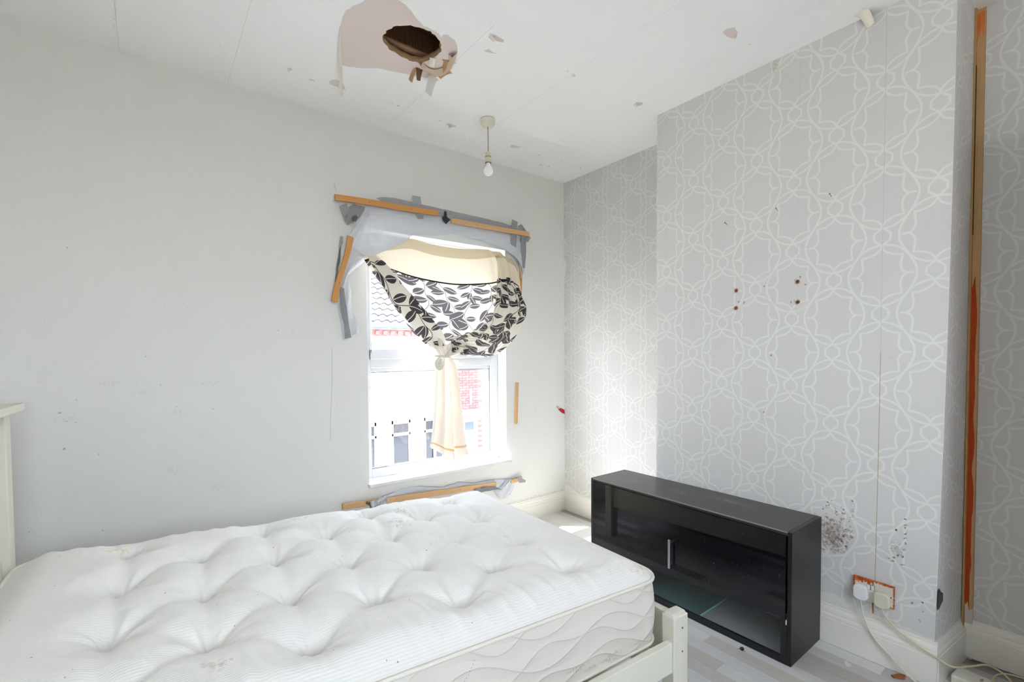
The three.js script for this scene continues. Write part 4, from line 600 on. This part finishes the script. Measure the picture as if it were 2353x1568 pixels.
  const lp = [[-1.204, 1.231], [-1.225, 1.209], [-1.226, 1.183], [-1.211, 1.171], [-1.192, 1.203]]; part('tie_loop', tube(lp.map((p) => [p[0], p[1], 0.145]), 0.017, 30, 12).scale(1, 1, 1), cream, cur);
}

// ---------------------------------------------------------------- plastic sheet, battens and tape about the window
const plastic = phys('#dee1e7', 0.38, { transmission: 0.25, thickness: 0, side: THREE.DoubleSide, bumpMap: every(lumps, 0.18), bumpScale: 0.004 });
{
  const sheet = thing('plastic_sheet', 'torn grey plastic sheet taped across the top of the window', 'plastic sheet');
  const top = [[-1.603, 2.142], [-1.502, 2.174], [-1.333, 2.184], [-1.152, 2.174], [-0.888, 2.171], [-0.633, 2.162], [-0.402, 2.141]], mid1 = [[-1.663, 2.02], [-1.538, 2.053], [-1.372, 2.067], [-1.164, 2.074], [-0.901, 2.086], [-0.647, 2.088], [-0.43, 2.031]], bot = [[-1.705, 1.878], [-1.62, 1.826], [-1.514, 1.872], [-1.383, 1.944], [-1.33, 1.986], [-1.211, 1.998], [-1.036, 2.032], [-0.867, 2.027], [-0.741, 2.021], [-0.59, 1.974], [-0.512, 1.927], [-0.452, 1.832]];
  const low = bot.map((p, i) => [p[0] + 0.004 * Math.sin(i * 7), p[1] + 0.003 * Math.cos(i * 5)]);
  part('film', drape([top, mid1, low], 120, 50, (u, v) => 0.012 + 0.045 * Math.sin(v * Math.PI * 0.5) * (1 - u * 0.15) * (0.3 + 0.7 * sstep(0, 0.14, u)) + 0.003 * Math.sin(u * 24 + v * 5) * v + 0.004 * fbm(u * 20, v * 6, 3), (u, s) => [u * 0.9, 0.3 * (1 - s)]), plastic, sheet);
  const cl = [[-1.61, 2.113], [-1.637, 2.056], [-1.663, 2.007], [-1.704, 1.939], [-1.722, 1.917]], cr = [[-1.558, 2.138], [-1.59, 2.057], [-1.623, 1.981], [-1.665, 1.906], [-1.691, 1.855]];
  part('fold', drape(cl.map((p, i) => [p, [(p[0] + cr[i][0]) / 2 , (p[1] + cr[i][1]) / 2], cr[i]]), 24, 50, (u, v) => 0.016 + 0.018 * Math.sin(u * Math.PI) * sstep(0, 0.3, v) + 0.005 * Math.sin(u * 17), (u, s) => [u * 0.1, 0.3 * (1 - s)]), phys('#f4f6fa', 0.3, { transmission: 0.25, thickness: 0, side: THREE.DoubleSide }), sheet);
  const ll = [[-1.709, 1.892], [-1.73, 1.79], [-1.755, 1.665], [-1.778, 1.566], [-1.774, 1.505], [-1.759, 1.432], [-1.753, 1.343]], lr = [[-1.59, 1.832], [-1.653, 1.769], [-1.712, 1.699], [-1.706, 1.62], [-1.695, 1.526], [-1.679, 1.46], [-1.657, 1.382]];
  part('torn_strip', drape(ll.map((p, i) => [p, [(p[0] + lr[i][0]) / 2, (p[1] + lr[i][1]) / 2 + 0.004], [lr[i][0] + 0.004 * Math.sin(i * 9), lr[i][1]]]), 24, 70, (u, v) => 0.014 + 0.012 * Math.sin(u * Math.PI) + 0.004 * Math.sin(u * 9 + v * 13), (u, s) => [u * 0.15, 0.6 * (1 - s)]), plastic, sheet);
  const rl = [[-0.499, 2.056], [-0.483, 1.979], [-0.468, 1.902], [-0.448, 1.809]], rr = [[-0.425, 2.066], [-0.426, 1.97], [-0.431, 1.874], [-0.44, 1.803]];
  part('torn_strip', drape(rl.map((p, i) => [p, rr[i]]), 10, 30, (u, v) => 0.016 + 0.006 * Math.sin(u * 9 + v * 8), (u, s) => [u * 0.06, 0.3 * (1 - s)]), plastic, sheet);

  const low2 = thing('plastic_sheet', 'torn strip of pale plastic behind the batten under the window sill', 'plastic sheet');
  part('film', drape([[[-1.569, 0.385], [-1.461, 0.409], [-1.404, 0.423], [-1.286, 0.415], [-1.12, 0.379], [-1.031, 0.387], [-0.875, 0.365], [-0.728, 0.361], [-0.55, 0.34]], [[-1.57, 0.351], [-1.462, 0.372], [-1.361, 0.377], [-1.225, 0.373], [-1.081, 0.358], [-0.98, 0.354], [-0.839, 0.34], [-0.691, 0.298], [-0.501, 0.312]]], 90, 12, (u, v) => 0.008 + 0.006 * Math.sin(v * 3) + 0.003 * fbm(u * 40, v * 3, 3), (u, s) => [u * 1, 0.06 * s]), plastic, low2);
  part('fold', drape([[[-1.623, 0.397], [-1.578, 0.399], [-1.524, 0.409], [-1.513, 0.388]], [[-1.618, 0.373], [-1.576, 0.377], [-1.527, 0.381], [-1.527, 0.359]], [[-1.611, 0.353], [-1.571, 0.353], [-1.549, 0.351], [-1.544, 0.352]]], 30, 16, (u, v) => 0.045 + 0.006 * Math.sin(u * 21) + 0.004 * Math.sin(v * 9 + u * 8), (u, s) => [u * 0.15, 0.06 * s]), plastic, low2);
  part('fold', drape([[[-0.618, 0.337], [-0.554, 0.339], [-0.53, 0.338]], [[-0.649, 0.304], [-0.586, 0.312], [-0.546, 0.312]], [[-0.696, 0.282], [-0.618, 0.261], [-0.531, 0.277]], [[-0.658, 0.212], [-0.619, 0.21], [-0.571, 0.226]]], 20, 24, (u, v) => 0.02 + 0.006 * Math.sin(u * 12 + v * 7), (u, s) => [u * 0.1, 0.15 * s]), plastic, low2);
  part('dark_fold', drape([[[-0.897, 0.331], [-0.807, 0.333], [-0.726, 0.321]], [[-0.88, 0.292], [-0.789, 0.299], [-0.657, 0.29]]], 20, 10, (u, v) => 0.038 + 0.004 * Math.sin(u * 15), (u, s) => [u * 0.1, 0.05 * s]), phys('#7e8288', 0.35, { side: THREE.DoubleSide, bumpMap: every(lumps, 0.05), bumpScale: 0.004 }), low2);
}
const pine = std('#ffffff', 0.6, { map: every(grain('#cd9350', '#a86a2c', '#e3b071', 31, 256, 1024, 300), 0.06, 0.8) });
const palePine = std('#ffffff', 0.6, { map: every(grain('#d7ad7c', '#b58652', '#e6c79c', 32, 256, 1024, 220), 0.06, 0.8) });
function batten(pts, w, label, mat = pine, z0 = 0.03, th = 0.012, roundEnd = 0, bow = 0, twist = 0) {
  const o = thing('wooden_batten', label, 'batten', [pts[0][0], pts[0][1], z0], 'wooden battens nailed round the window');
  const a = new THREE.Vector2(...pts[0]), d = new THREE.Vector2(...pts[1]).sub(a), l = d.length(), n = 24;
  const s = new THREE.Shape(), k = (t) => bow * Math.sin(t * Math.PI * 2), ww = (t) => w / 2 * (1 - twist * Math.sin(t * Math.PI));
  s.moveTo(0, -w / 2 + k(0)); for (let i = 1; i <= n; i++) s.lineTo(l * i / n, -ww(i / n) + k(i / n)); if (roundEnd) for (let i = 1; i < 8; i++) s.lineTo(l + w / 2 * Math.sin(i / 8 * Math.PI), -w / 2 * Math.cos(i / 8 * Math.PI)); for (let i = n; i >= 0; i--) s.lineTo(l * i / n, ww(i / n) + k(i / n)); s.closePath();
  const g = slab(s, th, 0.001), uv = g.attributes.uv; for (let i = 0; i < uv.count; i++) uv.setXY(i, uv.getY(i), uv.getX(i));
  const m = part('lath', g, mat, o); m.rotation.z = Math.atan2(d.y, d.x);
  const head = new THREE.CylinderGeometry(0.0022, 0.0022, 0.002, 10).rotateX(Math.PI / 2), q = rng(w * 1e5 + l * 1e4 | 0);
  for (const t of [0.3, 0.72]) part('nail', head, std('#5a5148', 0.5, { metalness: 0.6 }), o, [d.x * t, d.y * t, th + 0.0015]);
  return o;
}
{
  const b = [[-1.795, 2.128], [-1.159, 2.152], [-1.058, 2.121], [-0.404, 2.13], [-1.709, 1.926], [-1.805, 1.556], [-0.443, 1.935], [-0.467, 1.482], [-0.487, 1.042], [-0.5, 0.749], [-1.775, 0.392], [-0.702, 0.329], [-0.562, 0.32], [-0.46, 0.331]];
  batten([b[0], b[1]], 0.031, 'long wooden batten on the upper left above the torn plastic sheet', pine, 0.046, 0.012, 0, 0.002);
  batten([b[2], b[3]], 0.03, 'wooden batten on the upper right over the grey tape strip', palePine, 0.044);
  batten([b[4], b[5]], 0.032, 'curved upright wooden batten left of the window over torn plastic', pine, 0.034, 0.012, 0, 0.005, 0.2);
  batten([b[6], b[7]], 0.022, 'upright wooden batten half hidden behind the right side of curtain', pine, 0.004, 0.008);
  batten([b[8], b[9]], 0.026, 'short upright wooden batten with a rounded end right of the window', palePine, 0.001, 0.007, 1);
  batten([b[10], b[11]], 0.032, 'long sloping wooden batten under the window sill behind the mattress', palePine, 0.02);
  batten([b[12], b[13]], 0.026, 'short stub of batten below the right end of the window sill', palePine, 0.012);
}
function tape(pts, z, label, color = '#8e9092', bend = 0.003, group = 'duct tape about the window', name = 'tape_strip', cat = 'tape') {
  const cx = pts.reduce((s, p) => s + p[0], 0) / pts.length, cy = pts.reduce((s, p) => s + p[1], 0) / pts.length;
  const s = poly(ragged(pts, 0.02, 0.0012, (cx * 1e4 | 0) & 0xffff).map(([x, y]) => [x - cx, y - cy])), g = slab(s, 0.0008);
  const p = g.attributes.position; for (let i = 0; i < p.count; i++) p.setZ(i, p.getZ(i) + bend * (0.5 + 0.5 * Math.sin(p.getX(i) * 60 + p.getY(i) * 45)));
  g.computeVertexNormals();
  const o = part(name, g, std(color, 0.45, { bumpMap: every(lumps, 0.05), bumpScale: 0.003, side: THREE.DoubleSide }), scene, [cx, cy, z]); return tag(o, label, cat, group);
}
tape([[-1.552, 2.175], [-1.514, 2.19], [-1.441, 2.199], [-1.356, 2.197], [-1.162, 2.192], [-0.83, 2.188], [-0.608, 2.18], [-0.429, 2.158], [-0.425, 2.127], [-0.53, 2.127], [-0.83, 2.135], [-1.058, 2.136], [-1.162, 2.151], [-1.284, 2.157], [-1.455, 2.157], [-1.509, 2.162]], 0.03, 'long grey tape strip along the top edge of the plastic sheet', '#a3a5a8', 0.002);
tape([[-1.324, 2.235], [-1.268, 2.238], [-1.263, 2.188], [-1.319, 2.185]], 0.036, 'short grey tape tab sticking up above the long top strip', '#acaeb0');
tape([[-1.305, 2.132], [-1.257, 2.132], [-1.258, 2.099], [-1.294, 2.096]], 0.05, 'small grey tape tab just under the upper left batten', '#8e9092');
tape([[-1.125, 2.133], [-1.109, 2.141], [-1.109, 2.174], [-1.093, 2.174], [-1.09, 2.141], [-1.064, 2.126], [-1.094, 2.093], [-1.119, 2.114]], 0.048, 'black tape tab shaped like a kite between the two top battens', '#222224', 0.004);
tape([[-0.545, 2.218], [-0.497, 2.207], [-0.506, 2.153], [-0.553, 2.158]], 0.034, 'grey tape tab above the upper right batten', '#9b9d9f');
tape([[-0.566, 2.11], [-0.518, 2.11], [-0.523, 2.022], [-0.566, 2.038]], 0.05, 'grey tape tab hanging below the upper right batten', '#96989b');
tape([[-0.49, 2.18], [-0.457, 2.201], [-0.4, 2.144], [-0.371, 2.113], [-0.396, 2.077], [-0.425, 2.099], [-0.437, 2.125]], 0.028, 'grey crossed tape at the right end of the top battens', '#999b9e', 0.004);
tape([[-0.478, 2.107], [-0.429, 2.111], [-0.434, 1.967], [-0.447, 1.877], [-0.468, 1.878], [-0.475, 1.994]], 0.05, 'grey upright tape strip beside the right edge of the curtain', '#919397');
tape([[-1.761, 2.096], [-1.72, 2.116], [-1.703, 2.072], [-1.736, 2.03]], 0.016, 'grey tape square left of the crumpled tape under the upper left batten', '#9fa1a2');
tape([[-1.71, 2.098], [-1.683, 2.118], [-1.617, 2.115], [-1.622, 2.094], [-1.649, 2.049], [-1.684, 2.016], [-1.717, 1.994], [-1.736, 2.02], [-1.718, 2.062]], 0.02, 'crumpled grey tape between the upper left batten and the plastic sheet', '#929394', 0.008);
tape([[-1.699, 2.041], [-1.679, 2.052], [-1.669, 2.041], [-1.679, 2.014], [-1.699, 2.021]], 0.044, 'dark torn tape scrap inside the crumpled tape', '#4a4843', 0.006);
tape([[-1.757, 1.929], [-1.74, 1.929], [-1.741, 1.897], [-1.753, 1.861], [-1.766, 1.864]], 0.006, 'small grey tape piece behind the top of the curved batten', '#a3a5a7');
tape([[-1.763, 1.86], [-1.751, 1.871], [-1.76, 1.787], [-1.781, 1.688], [-1.793, 1.662], [-1.782, 1.736]], 0.006, 'dark grey tape sliver left of the curved batten', '#6c6e70', 0.004);
tape([[-1.772, 1.64], [-1.748, 1.632], [-1.74, 1.544], [-1.724, 1.433], [-1.713, 1.356], [-1.748, 1.348], [-1.751, 1.432], [-1.771, 1.53]], 0.032, 'long grey tape strip down the hanging torn plastic on the left', '#8b8d8f', 0.004);
tape([[-0.514, 0.344], [-0.477, 0.351], [-0.465, 0.333], [-0.431, 0.311], [-0.44, 0.299], [-0.49, 0.302]], 0.028, 'small grey tape on the batten stub right of the sill', '#9b9d9f', 0.006);
tape([[-1.643, 0.399], [-1.614, 0.388], [-1.607, 0.36], [-1.62, 0.35], [-1.625, 0.372], [-1.646, 0.384]], 0.036, 'dark curled tape on the left end of the batten below the sill', '#5c5650', 0.008);
tape([[-0.479, 1.495], [-0.455, 1.502], [-0.447, 1.474], [-0.468, 1.457]], 0.018, 'tiny grey tape at the foot of the batten behind the curtain', '#a3a6aa');
{ // red and cream scrap by the corner
  const o = thing('torn_scrap', 'torn paper scrap, cream and red, in the wall corner', 'scrap');
  const q = [[-0.095, 0.838], [-0.071, 0.84], [-0.005, 0.803], [0, 0.768], [-0.034, 0.781], [-0.072, 0.812], [-0.043, 0.82]], c2 = [(q[0][0] + q[3][0]) / 2, q[0][1]];
  o.position.set(q[0][0], q[0][1], 0.001); const rel = (p) => [p[0] - q[0][0], p[1] - q[0][1]];
  part('cream_piece', slab(poly([q[0], q[1], q[6], q[5]].map(rel)), 0.002), std('#cdbd9d', 0.8), o); part('red_piece', slab(poly([q[6], q[2], q[3], q[4], q[5]].map(rel)), 0.003), std('#b3202c', 0.6), o);
}

// ---------------------------------------------------------------- pendant lamp
{
  const l = thing('pendant_lamp', 'bare white bulb hanging on a short flex from the ceiling', 'lamp', [-1.059, H, 0.476]);
  const cream = std('#e7e1cf', 0.45), lath = (p, n = 40) => new THREE.LatheGeometry(p.map(([x, y]) => new THREE.Vector2(x, y)), n);
  part('ceiling_rose', lath([[0.0, 0.0], [0.043, 0], [0.044, -0.006], [0.041, -0.022], [0.0395, -0.023], [0.039, -0.026], [0.036, -0.036], [0.03, -0.039], [0.006, -0.041], [0, -0.042]].reverse()), cream, l);
  part('flex', tube([[0, -0.04, 0], [0.0015, -0.1, 0], [0, -0.19, 0]], 0.003, 24, 8), std('#a59a84', 0.6), l);
  const hold = part('lamp_holder', lath([[0, -0.245], [0.0165, -0.245], [0.017, -0.215], [0.0155, -0.213], [0.0155, -0.19], [0.009, -0.184], [0.004, -0.183], [0, -0.183]]), std('#ddd4ba', 0.5), l);
  for (const y of [-0.212, -0.2455]) part('ring', new THREE.TorusGeometry(0.0162, 0.0016, 8, 32).rotateX(Math.PI / 2), std('#4a4438', 0.5), hold, [0, y, 0]);
  part('bulb', lath([[0, -0.321], [0.008, -0.32], [0.016, -0.3165], [0.0235, -0.31], [0.0282, -0.301], [0.0295, -0.292], [0.0282, -0.282], [0.024, -0.273], [0.0185, -0.266], [0.0145, -0.258], [0.013, -0.246], [0, -0.246]]), phys('#fdfdfb', 0.3, { clearcoat: 1, clearcoatRoughness: 0.1 }), l);
}

// ---------------------------------------------------------------- socket, plugs and cables
{
  const zA = 2.057, zB = 2.194, yA = 0.236, yB = 0.331, x = BREAST + 0.0;
  const [cv, c] = canvas(512, 320); c.fillStyle = '#d9d2c6'; c.fillRect(0, 0, 512, 320); const r = rng(6);
  const orange = ['#c4500f', '#d8691c', '#a23c0a'];
  for (let k = 0; k < 260; k++) { const p = r() * 512; c.fillStyle = orange[k % 3]; c.globalAlpha = 0.8; c.fillRect(p, 0, 8 + 14 * r(), p < 250 ? 26 + 60 * r() * r() : 14 + 22 * r() * r()); }
  for (let k = 0; k < 60; k++) { c.fillStyle = orange[k % 3]; c.globalAlpha = 0.75; c.fillRect(0, r() * 200, 10 + 18 * r(), 14); c.fillRect(505 - 12 * r(), r() * 320, 20, 12); }
  c.globalAlpha = 1; c.fillStyle = '#b58d4f'; c.fillRect(400, 285, 112, 35); c.strokeStyle = '#7a4a22'; c.lineWidth = 4; c.strokeRect(3, 3, 506, 314);
  speckle(c, 0, 0, 512, 320, 200, 3, ['#b7ab9b', '#8a5a33'], 2);
  const so = thing('wall_socket', 'double wall socket with orange paint smears above the skirting', 'socket', [BREAST, (yA + yB) / 2, (zA + zB) / 2]);
  const g = box(0.01, yB - yA - 0.004, zB - zA, 0.003), p = g.attributes.position, uv = g.attributes.uv; for (let i = 0; i < p.count; i++) uv.setXY(i, p.getZ(i) / (zB - zA) + 0.5, p.getY(i) / (yB - yA) + 0.5);
  const y0 = 0; part('face_plate', g, std('#ffffff', 0.5, { map: canvasTex(cv) }), so, [-0.009, 0, 0]);
  for (const z of [-0.0145, -0.001]) { const s = part('switch', box(0.005, 0.019, 0.0095, 0.001), std('#e2ded6', 0.4), so, [-0.0155, 0.016, z]); s.rotation.z = 0.15; part('gap_line', box(0.002, 0.0225, 0.0125, 0.0005), std('#6b625a', 0.7), so, [-0.0135, 0.016, z]); }
  for (const z of [-0.061, 0.057]) part('screw', new THREE.CylinderGeometry(0.003, 0.003, 0.002, 12).rotateZ(Math.PI / 2), std('#2a2826', 0.6), so, [-0.0145, 0.0, z]);
  const plug = (z, y, label, body, cable, path, w) => {
    const o = thing('plug', label, 'plug', [BREAST - 0.014, y, z], undefined);
    const s = new THREE.Shape(), a = w / 2; s.moveTo(-a, -0.016); s.lineTo(-a, 0.012); s.quadraticCurveTo(-a, 0.023, -a + 0.01, 0.024); s.lineTo(a - 0.01, 0.024); s.quadraticCurveTo(a, 0.023, a, 0.012); s.lineTo(a, -0.016); s.quadraticCurveTo(a * 0.8, -0.027, 0, -0.028); s.quadraticCurveTo(-a * 0.8, -0.027, -a, -0.016);
    part('plug_body', slab(s, 0.018, 0.004).rotateY(-Math.PI / 2), body, o);
    part('cable', tube(path.map(([cx, cy, cz]) => [cx - BREAST + 0.014, cy - y, cz - z]), 0.0034, 140, 8), cable, o);
  };
  plug(2.0865, 0.272, 'white plug on the left of the socket with white cable', phys('#ecedec', 0.3), std('#dedacb', 0.45),
    [[-0.342, 0.245, 2.0865], [-0.345, 0.225, 2.089], [-0.346, 0.16, 2.105], [-0.348, 0.1, 2.14], [-0.352, 0.06, 2.19], [-0.365, 0.02, 2.25], [-0.38, 0.006, 2.3], [-0.41, 0.005, 2.37], [-0.46, 0.005, 2.5], [-0.5, 0.005, 2.62]], 0.043);
  plug(2.157, 0.266, 'cream plug on the right of the socket with looped yellowed cable', phys('#d9d4c0', 0.35), std('#d8cda9', 0.5),
    [[-0.342, 0.238, 2.157], [-0.344, 0.22, 2.163], [-0.345, 0.185, 2.19], [-0.345, 0.16, 2.225], [-0.346, 0.14, 2.27], [-0.343, 0.118, 2.33], [-0.325, 0.1, 2.362], [-0.24, 0.085, 2.4], [-0.17, 0.08, 2.44], [-0.15, 0.06, 2.475], [-0.17, 0.048, 2.5], [-0.21, 0.046, 2.5], [-0.23, 0.046, 2.465], [-0.19, 0.05, 2.455], [-0.13, 0.052, 2.48], [-0.08, 0.04, 2.56]], 0.044);
}

// ---------------------------------------------------------------- screw holes, nails and scraps
{
  const hp4 = [[1.55, 1.562], [1.55, 1.476], [1.828, 1.571], [1.829, 1.48]], lab = ['upper left rusty wall plug in the wallpaper', 'lower left rusty wall plug in the wallpaper', 'upper right rusty wall plug in the wallpaper', 'lower right rusty wall plug in the wallpaper'];
  hp4.forEach(([z, y], i) => { const o = thing('wall_plug', lab[i], 'wall plug', [BREAST, y, z], 'wall plugs on the chimney breast'); part('collar', new THREE.TorusGeometry(0.006, 0.0028, 8, 14).rotateY(Math.PI / 2).scale(0.6, 1.1, 1), std('#8a6248', 0.8), o, [-0.002, 0, 0], [0.3 * i, 0, 0]); part('hole', new THREE.CylinderGeometry(0.0055, 0.0055, 0.002, 12).rotateZ(Math.PI / 2), std('#2c211a', 0.9), o, [-0.0012, 0, 0]); });
  const nl = [[1.501, 1.902], [1.742, 1.913], [1.956, 1.921]], nlab = ['small nail in the wallpaper, lowest and nearest the window of three', 'small bent nail in the wallpaper between the two other nails', 'small nail in the wallpaper, highest of the three'];
  nl.forEach(([z, y], i) => { const o = thing('nail', nlab[i], 'nail', [BREAST, y, z], 'nails on the chimney breast'), st = std('#77736c', 0.4, { metalness: 0.7 }); part('shank', new THREE.CylinderGeometry(0.0012, 0.001, 0.024, 8).rotateZ(Math.PI / 2 - 0.3), st, o, [-0.01, -0.002, 0]); part('nail_head', new THREE.CylinderGeometry(0.003, 0.003, 0.0016, 12).rotateZ(Math.PI / 2), st, o, [-0.022, 0.0015, 0]); });
  const flake = (pts, h, name, label, mat, cat) => { const cx = pts.reduce((s, p) => s + p[0], 0) / pts.length, cz = pts.reduce((s, p) => s + p[1], 0) / pts.length; const g = slab(poly(ragged(pts, 0.008, 0.0015, 4).map(([x, z]) => [x - cx, -(z - cz)])), h, 0.0006).rotateX(-Math.PI / 2); const p = g.attributes.position; for (let i = 0; i < p.count; i++) p.setY(i, p.getY(i) + 0.004 * Math.abs(Math.sin(p.getX(i) * 90)) * h * 200); g.computeVertexNormals(); return tag(part(name, g, mat, scene, [cx, 0.0008, cz]), label, cat); };
  flake([[-0.434, 2.058], [-0.414, 2.064], [-0.43, 2.074], [-0.425, 2.082], [-0.446, 2.085], [-0.457, 2.074], [-0.447, 2.065]], 0.0015, 'paper_scrap', 'small white paint flake on the grey floor by the skirting', std('#e3e0d6', 0.8), 'scrap');
  flake([[-0.388, 2.202], [-0.363, 2.212], [-0.353, 2.223], [-0.348, 2.236], [-0.369, 2.238], [-0.383, 2.224], [-0.394, 2.212]], 0.004, 'dry_leaf', 'crumpled orange brown dry leaf on the floor by the skirting', std('#9a5b2a', 0.8), 'leaf');
  const nut = part('nutshell', new THREE.SphereGeometry(0.009, 18, 12).scale(1, 0.75, 0.85), std('#3b1714', 0.5), scene, [...[[-0.677, 1.767]][0].slice(0, 1), 0.0065, [[-0.677, 1.767]][0][1]]); tag(nut, 'small round dark brown nutshell on the floor before the cabinet', 'nutshell');
  const tb = tape([[0, 0], [0, 0.075], [0.012, 0.08], [0.03, 0.062], [0.055, 0.05], [0.055, 0.02], [0.02, 0.002]].map(([a, b]) => [BREAST + a, 0.288 + b]), B1 + 0.0, 'dark grey tape patch round the chimney breast edge', '#3c3f3e', 0.001, undefined, 'tape_patch', 'tape'); tb.position.z = B1 - 0.0225; tb.rotation.y = -0.085;
}
{ // loose painted board in the alcove
  const o = thing('loose_board', 'loose white painted skirting board lying on the alcove floor', 'board', [-0.2, 0, 2.36]);
  const s = new THREE.Shape(); s.moveTo(-0.06, 0); s.lineTo(0.035, 0); s.lineTo(0.035, 0.02); s.quadraticCurveTo(0.035, 0.036, 0.01, 0.036); s.lineTo(-0.05, 0.036); s.quadraticCurveTo(-0.06, 0.036, -0.06, 0.028); s.closePath();
  part('board', slab(s, 0.27, 0.002), std('#e2dfd2', 0.45, { bumpMap: every(lumps, 0.3, 0.1), bumpScale: 0.001 }), o); o.rotation.y = -0.12;
  part('knot', new THREE.CylinderGeometry(0.008, 0.008, 0.001, 14).scale(1.6, 1, 0.6), std('#a89a88', 0.7), o, [-0.01, 0.0385, 0.07]);
}

// ---------------------------------------------------------------- the house across the yard
{
  const D = -9, G = -2.75;
  part('ground', span([-25, G - 0.2, -30], [25, G, -0.3]), std('#b4b4b2', 0.95), scene).userData.kind = 'structure';
  const hs = thing('terraced_house', 'rendered terraced house with tiled roof seen through the window', 'house', [0, 0, D]);
  const render = std('#dcdad6', 0.9), brickA = std('#6b4745', 0.9), brickB = std('#74504d', 0.9), mortar = std('#8c7673', 0.95), white = std('#f2f2f2', 0.5);
  const W = (x0, x1, y0, y1, z0, z1, name, m, r = 0) => part(name, span([x0, y0, z0], [x1, y1, z1], r), m, hs);
  W(-7, 4.02, G, 1.75, -6, 0, 'rendered_wall', render); W(5.3, 14, G, 1.75, -6, 0, 'rendered_wall', render); W(4.02, 5.3, G, 1.75, -6, -0.02, 'brick_wall', mortar);
  const bg = box(0.215, 0.065, 0.03, 0); for (let j = 0; j < 46; j++) for (let i = -1; i < 6; i++) { const x = 4.02 + 0.11 + i * 0.225 + (j % 2 ? 0.1125 : 0), y = -1.75 + j * 0.075; if (x - 0.11 < 4.01 || x + 0.11 > 5.31 || y > 1.7) continue; if (x > 4.5 && x < 5.1 && y < -0.68) continue; part('brick', bg, hash2(i, j) < 0.5 ? brickA : brickB, hs, [x, y, -0.01]); }
  W(-7, 14, 1.72, 1.9, -0.1, 0.06, 'brick_cornice', std('#7d5551', 0.9)); const dg = box(0.1, 0.09, 0.08, 0); for (let i = 0; i < 40; i++) part('dentil', dg, brickB, hs, [0.6 + i * 0.2, 1.8, 0.08]);
  part('gutter', new THREE.CylinderGeometry(0.07, 0.07, 21, 14, 1, false).rotateZ(Math.PI / 2), std('#4a5366', 0.5), hs, [3.5, 1.98, 0.16]);
  part('downpipe', new THREE.CylinderGeometry(0.04, 0.04, 4.6, 12), std('#b9c2cf', 0.5), hs, [3.62, -0.4, 0.06]);
  const rf = new THREE.Group(); rf.name = 'roof'; rf.position.set(0, 1.98, 0.1); rf.rotation.x = -0.95; hs.add(rf);
  { const P = 0.3, Wd = 0.24, tg = new THREE.BoxGeometry(Wd, 0.34, 0.02, 8, 1, 1), p = tg.attributes.position; for (let i = 0; i < p.count; i++) p.setZ(i, p.getZ(i) + 0.028 * Math.sin((p.getX(i) / Wd + 0.5) * Math.PI * 2)); tg.computeVertexNormals(); tg.rotateX(-0.09);
    const tm = ['#4d4c4d', '#575556', '#464647'].map((t) => std(t, 0.8));
    const deck = new THREE.Mesh(new THREE.BoxGeometry(21, 4.6, 0.05).translate(3.5, 2.3, -0.06), std('#55504c', 0.9)); deck.name = 'roof_deck'; rf.add(deck);
    const near = [], far = [];
    for (let j = 0; j < 15; j++) for (let i = 0; i < 84; i++) { const x = -6.5 + i * Wd, y = 0.1 + j * P; if (x > 1.4 && x < 4.4 && j < 14) near.push([x, y, i, j]); else far.push([x, y, i, j]); }
    near.forEach(([x, y, i, j], k) => { const m = new THREE.Mesh(tg, tm[Math.floor(hash2(i, j) * 3)]); m.name = k ? 'roof_tile_' + String(k).padStart(3, '0') : 'roof_tile'; m.position.set(x, y, 0.01); rf.add(m); });
    const im = new THREE.InstancedMesh(tg, tm[0], far.length), mm = new THREE.Matrix4(); far.forEach(([x, y], k) => im.setMatrixAt(k, mm.makeTranslation(x, y, 0.01))); im.name = 'far_tiles'; im.userData.kind = 'stuff'; rf.add(im); }
  // ground floor window and door
  const win = (x0, x1, y0, y1, split) => { const g = new THREE.Group(); g.name = numbered('house_window'); hs.add(g); const s = (a, b, n, m) => { const q = new THREE.Mesh(span(a, b), m); q.name = n; g.add(q); return q; }; const pane = phys('#20242b', 0.12);
    s([x0, y0, 0.0], [x1, y1, 0.02], 'pane', pane); for (const [k, x] of [x0, x1].entries()) s([x - 0.05, y0 - 0.05, 0], [x + 0.05, y1 + 0.05, 0.06], k ? 'frame_001' : 'frame', white); s([x0, y1 - 0.04, 0], [x1, y1 + 0.05, 0.06], 'frame_002', white); s([x0, y0 - 0.05, 0], [x1, y0 + 0.04, 0.06], 'frame_003', white); s([x0, split - 0.035, 0], [x1, split + 0.035, 0.06], 'glazing_bar', white); s([x0 - 0.12, y0 - 0.12, 0], [x1 + 0.12, y0 - 0.05, 0.12], 'sill', white); };
  win(2.36, 2.9, -1.82, -0.56, -0.88); win(3.3, 4.0, -1.9, -0.56, -0.88); win(1.3, 1.95, -1.82, -0.56, -0.88);
  W(4.56, 5.2, -0.72, -0.4, -0.01, 0.16, 'door_canopy', white, 0.01); W(4.56, 5.08, G, -0.72, -0.04, 0.02, 'house_door', std('#eef0f0', 0.5)); W(4.64, 4.94, -1.0, -0.76, 0.0, 0.028, 'door_glass', phys('#3a4650', 0.12));
  W(4.82, 4.88, -0.22, 0.22, 0, 0.05, 'vent_pipe', white, 0.01);
}

for (const o of scene.children) delete o.userData.kids;
scene.traverse((o) => { delete o.userData.kids; if (o.isMesh) { o.castShadow = true; o.receiveShadow = true; } });
renderer.render(scene, camera);
